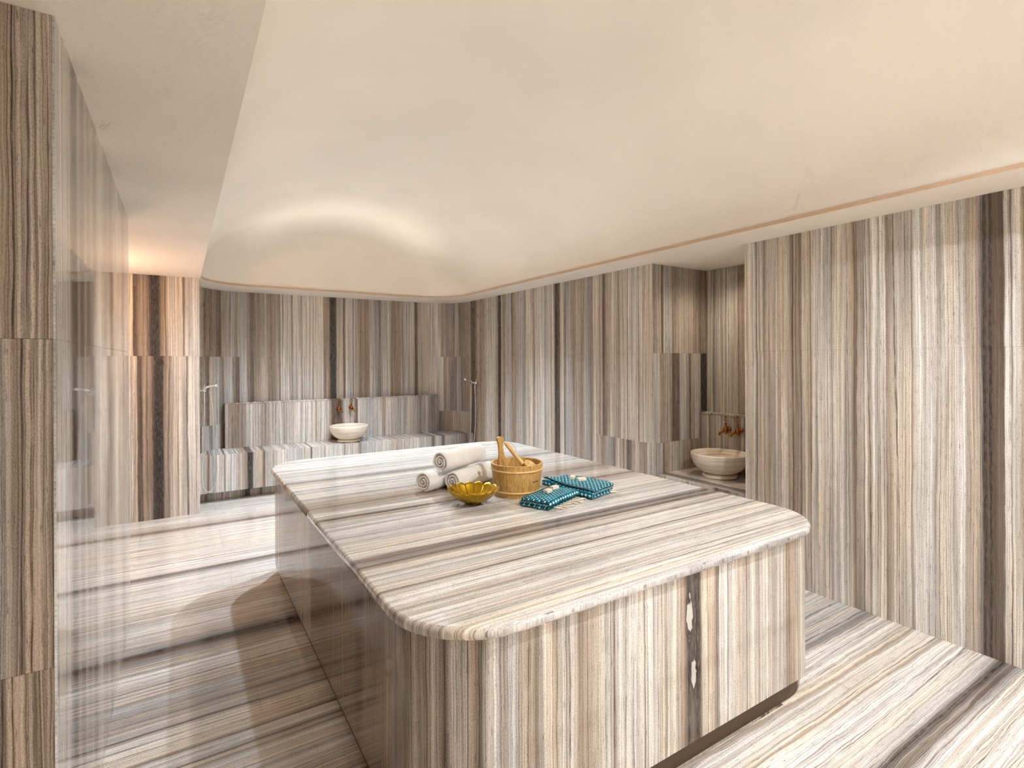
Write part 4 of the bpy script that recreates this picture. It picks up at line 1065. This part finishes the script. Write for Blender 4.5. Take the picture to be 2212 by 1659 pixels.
def petal_mesh(name, half, r_out, ztop):
    nu, nv = 8, 7
    V, Fs = [], []
    for side in (0, 1):
        for j in range(nv + 1):
            for i in range(nu + 1):
                u = -1 + 2 * i / nu
                v = j / nv
                top = 1 - 0.15 * abs(u) ** 2.2
                vv = 0.12 + 0.88 * v * top
                r = 0.052 + (r_out - 0.052) * vv ** 0.85
                z = 0.014 + (ztop - 0.014) * vv ** 1.5
                r += 0.003 * (1 - u * u) * vv - 0.0016 * side
                a = u * half
                V.append((r * math.cos(a), r * math.sin(a), z + 0.0006 * side))
    m = (nu + 1) * (nv + 1)
    for j in range(nv):
        for i in range(nu):
            q = j * (nu + 1) + i
            Fs.append((q, q + 1, q + nu + 2, q + nu + 1))
            Fs.append((m + q, m + q + nu + 1, m + q + nu + 2, m + q + 1))
    per = [i for i in range(nu + 1)] + [(j + 1) * (nu + 1) - 1 for j in range(1, nv + 1)] + [nv * (nu + 1) + i for i in range(nu - 1, -1, -1)] + [j * (nu + 1) for j in range(nv - 1, 0, -1)]
    for k in range(len(per)):
        j = (k + 1) % len(per)
        Fs.append((per[k], m + per[k], m + per[j], per[j]))
    me = bpy.data.meshes.new(name)
    me.from_pydata(V, [], Fs)
    me.polygons.foreach_set('use_smooth', [True] * len(Fs))
    clean(me)
    me.materials.append(MAT_GOLD)
    return me


pm = petal_mesh('petal', PI / 15 * 1.12, 0.1380, 0.086)
for k in range(15):
    o = link('petal', pm, gb)
    o.rotation_euler = (0, 0.012 * (k % 2), 2 * PI * k / 15)

# wooden bucket
BXY = (1.637, 2.545)
BKH, BR0, BR1 = 0.182, 0.128, 0.151
bk = tag(empty('wooden_bucket', (*BXY, HP + 0.0004)), 'pale wooden stave bucket with a tall handle stave', 'bucket')
NS = 20


def stave_mesh(name, zlist, half):
    """zlist: rows of (z, half-angle factor)"""
    V, Fs = [], []
    for z, wf in zlist:
        r = BR0 + (BR1 - BR0) * z / BKH
        for (a, rr) in ((-half * wf, r), (-half * wf * 0.5, r), (half * wf * 0.5, r), (half * wf, r), (half * wf, r - 0.012), (0, r - 0.012), (-half * wf, r - 0.012)):
            V.append((rr * math.cos(a), rr * math.sin(a), z))
    n = 7
    for i in range(len(zlist) - 1):
        for k in range(n):
            j = (k + 1) % n
            Fs.append((i * n + k, i * n + j, (i + 1) * n + j, (i + 1) * n + k))
    Fs.append(tuple(reversed(range(n)))); Fs.append(tuple((len(zlist) - 1) * n + k for k in range(n)))
    me = bpy.data.meshes.new(name)
    me.from_pydata(V, [], Fs); clean(me)
    me.materials.append(MAT_PINE)
    return me


HALF = PI / NS - 0.0025
sm = stave_mesh('stave', [(0, 1), (BKH * 0.5, 1), (BKH - 0.003, 1), (BKH, 0.97)], HALF)
hm = stave_mesh('handle_stave', [(0, 1), (BKH - 0.01, 1), (BKH + 0.004, 0.92), (BKH + 0.035, 0.72), (BKH + 0.062, 0.62), (BKH + 0.085, 0.72), (BKH + 0.105, 0.92), (BKH + 0.118, 0.95), (BKH + 0.124, 0.75), (BKH + 0.127, 0.3)], HALF * 1.05)
HA = math.atan2(0.99, -0.107)
for k in range(NS):
    o = link('handle_stave' if k == 0 else 'stave', hm if k == 0 else sm, bk)
    o.rotation_euler = (0, 0, HA + 2 * PI * k / NS)
lathe('bucket_floor', [(0, 0.012), (BR0 - 0.0125, 0.012), (BR0 - 0.0115, 0.024), (0, 0.024)], 40, MAT_PINE, bk)
for zc in (0.030, BKH - 0.034):
    r = BR0 + (BR1 - BR0) * zc / BKH
    prof = [(r + 0.0002, zc - 0.005), (r + 0.0035, zc - 0.0045), (r + 0.0055, zc), (r + 0.0042, zc + 0.0045), (r + 0.0002, zc + 0.005)]
    lathe('hoop', prof, 64, MAT_PINE2, bk)
# burnt lettering on the side
fc = bpy.data.curves.new('lettering', 'FONT')
fc.body = 'HARVIA'
fc.size = 0.0135
fc.offset = 0.0005
fc.align_x = 'CENTER'
fo = bpy.data.objects.new('lettering_curve', fc)
COL.objects.link(fo)
bpy.context.view_layer.update()
tm = bpy.data.meshes.new_from_object(fo.evaluated_get(bpy.context.evaluated_depsgraph_get()))
bpy.data.objects.remove(fo, do_unlink=True)
bm = bmesh.new(); bm.from_mesh(tm)
TA, TZ = math.atan2(-0.958, 0.281), 0.084
for v in bm.verts:
    z = TZ + v.co.y
    r = BR0 + (BR1 - BR0) * z / BKH + 0.0004
    a = TA + v.co.x / r
    v.co = (r * math.cos(a), r * math.sin(a), z)
bm.to_mesh(tm); bm.free()
tm.name = 'lettering'
lt = link('lettering', tm, bk)
tm.materials.clear(); tm.materials.append(MAT_INK)

# ladle leaning in the bucket
ld = tag(empty('wooden_ladle', (*BXY, HP + 0.03)), 'pale wooden ladle with a cord loop leaning inside the bucket', 'ladle')
LT = Vector((-0.045, 0.055, 0.262)); LB = Vector((0.004, -0.060, 0.146))
d = (LB - LT)
tube('handle', [LT, LT + d * 0.05, LT + d * 0.3, LT + d * 0.7, LT + d * 0.95, LB], [0.007, 0.0115, 0.013, 0.0115, 0.0125, 0.013], MAT_PINE2, ld, 12)
sp = lathe('scoop', [(0, -0.028), (0.022, -0.026), (0.036, -0.014), (0.042, 0.006), (0.043, 0.016), (0.039, 0.016), (0.036, 0.004), (0.028, -0.012), (0, -0.018)], 28, MAT_PINE2, ld)
sp.location = LB + Vector((0.034, -0.020, -0.014)); sp.rotation_euler = (0.5, 0.35, 0)
tube('cord_loop', catmull([LT + d * 0.10 + Vector((0.0, 0.0, 0.008)), LT + Vector((0.02, 0.0, -0.004)), LT + Vector((0.048, -0.016, -0.018)), LT + Vector((0.058, -0.03, -0.055)), LT + Vector((0.05, -0.05, -0.085)), LT + d * 0.62 + Vector((0.012, 0, 0.004))], 6), 0.0022, MAT_ROPE, ld, 8)


# folded teal towels with fringe
def serpentine(width, th, layers):
    path = []
    g = th * 1.06
    h = width / 2
    for k in range(layers):
        z = th / 2 + k * g
        xs = [-h + width * i / 8 for i in range(9)]
        if k % 2: xs.reverse()
        path += [(x, z + 0.0015 * math.sin(x * 40 + k)) for x in xs]
        if k < layers - 1:
            sgn = 1 if k % 2 == 0 else -1
            for q in range(1, 6):
                a = -PI / 2 + PI * q / 6
                path.append((sgn * (h + g / 2 * math.cos(a)), z + g / 2 + g / 2 * math.sin(a)))
    return path


def folded_towel(origin, ang, width, length, layers, th, label, seed, drape, tassels):
    t = tag(empty('folded_towel', (origin[0], origin[1], HP + 0.0004), ang), label, 'towel', 'folded teal towels')
    V, Fs, U = strip_mesh(serpentine(width, th, layers), th, length, 14, 0.003, 0.003, seed)
    z0 = min(v[2] for v in V)
    V = [(x, y, z - z0) for x, y, z in V]
    out = [(x, y, z * (1 - 0.10 * abs(2 * x / length - 1) ** 3) + drape(x, y)) for x, y, z in V]
    mesh('towel_cloth', out, Fs, MAT_TEAL, t, U, True)
    rnd = random.Random(seed)
    for k, (x, y, dx, dy) in enumerate(tassels):
        p = Vector((x, y, 0.010)); d = Vector((dx, dy, 0))
        side = Vector((-d.y, d.x, 0)).normalized()
        L = d.length
        pts = [p, p + d * 0.25 + Vector((0, 0, -0.001)), p + d * 0.5 + side * rnd.uniform(-0.006, 0.006) + Vector((0, 0, -0.003)), p + d * 0.8 + side * rnd.uniform(-0.009, 0.009) + Vector((0, 0, -0.0048)), p + d + side * rnd.uniform(-0.01, 0.01) + Vector((0, 0, -0.005))]
        tube('tassel', catmull(pts, 3), [0.003, 0.0036, 0.004, 0.0055, 0.006, 0.0042, 0.0045, 0.0048, 0.005, 0.0048, 0.0045, 0.004, 0.0025], MAT_FRINGE, t, 8)
    return t


A1 = math.atan2(0.118, 0.286)
ft1 = folded_towel((1.545, 2.232), A1, 0.165, 0.30, 3, 0.0170, 'folded teal and white towel closest to the platform front, fringe spread out', 5,
             lambda x, y: 0.0, [(0.05 + 0.033 * k, -0.083, 0.018 + 0.004 * (k % 3), -0.046 - 0.012 * ((k * 7) % 3)) for k in range(8)])
A2 = math.atan2(0.95, -0.29)
ft2 = folded_towel((2.010, 2.228), A2, 0.20, 0.345, 3, 0.0200, 'folded teal and white towel behind the other one, beside the bucket', 6,
             lambda x, y: 0.026 * max(0, min(1, (x - 0.16) / 0.14)) ** 2 * max(0, min(1, (y + 0.02) / 0.12)),
             [(0.004, -0.075, -0.03, -0.035), (0.03, -0.09, -0.008, -0.046), (0.055, -0.09, 0.006, -0.042)])


def soap(x, y, z, ang, label, s=(0.050, 0.030, 0.019), tilt=0.0):
    bm = bmesh.new()
    bmesh.ops.create_cube(bm, size=1.0)
    for v in bm.verts: v.co = Vector((v.co.x * s[0], v.co.y * s[1], (v.co.z + 0.5) * s[2]))
    bmesh.ops.bevel(bm, geom=bm.edges[:], offset=0.0045, segments=3, affect='EDGES', profile=0.6)
    me = bpy.data.meshes.new('soap_bar'); bm.to_mesh(me); bm.free()
    me.polygons.foreach_set('use_smooth', [True] * len(me.polygons))
    o = link('soap_bar', me, None, MAT_SOAP)
    o.location = (x, y, HP + z); o.rotation_euler = (0, tilt, ang)
    tag(o, label, 'soap', 'cream soap bars on the folded towels')
    return o


Z1, Z2 = 0.0545, 0.0635
soap(1.672, 2.290, Z1, 0.35, 'cream soap bar on the nearer teal towel, the one closer to the bucket')
soap(1.745, 2.330, Z1, 0.20, 'cream soap bar on the nearer teal towel, the one closer to the second towel')
soap(1.962, 2.440, Z2, 0.75, 'cream soap bar on the farther teal towel, the left one of two')
soap(1.974, 2.372, Z2, -0.35, 'cream soap bar on the farther teal towel, the right one of two')
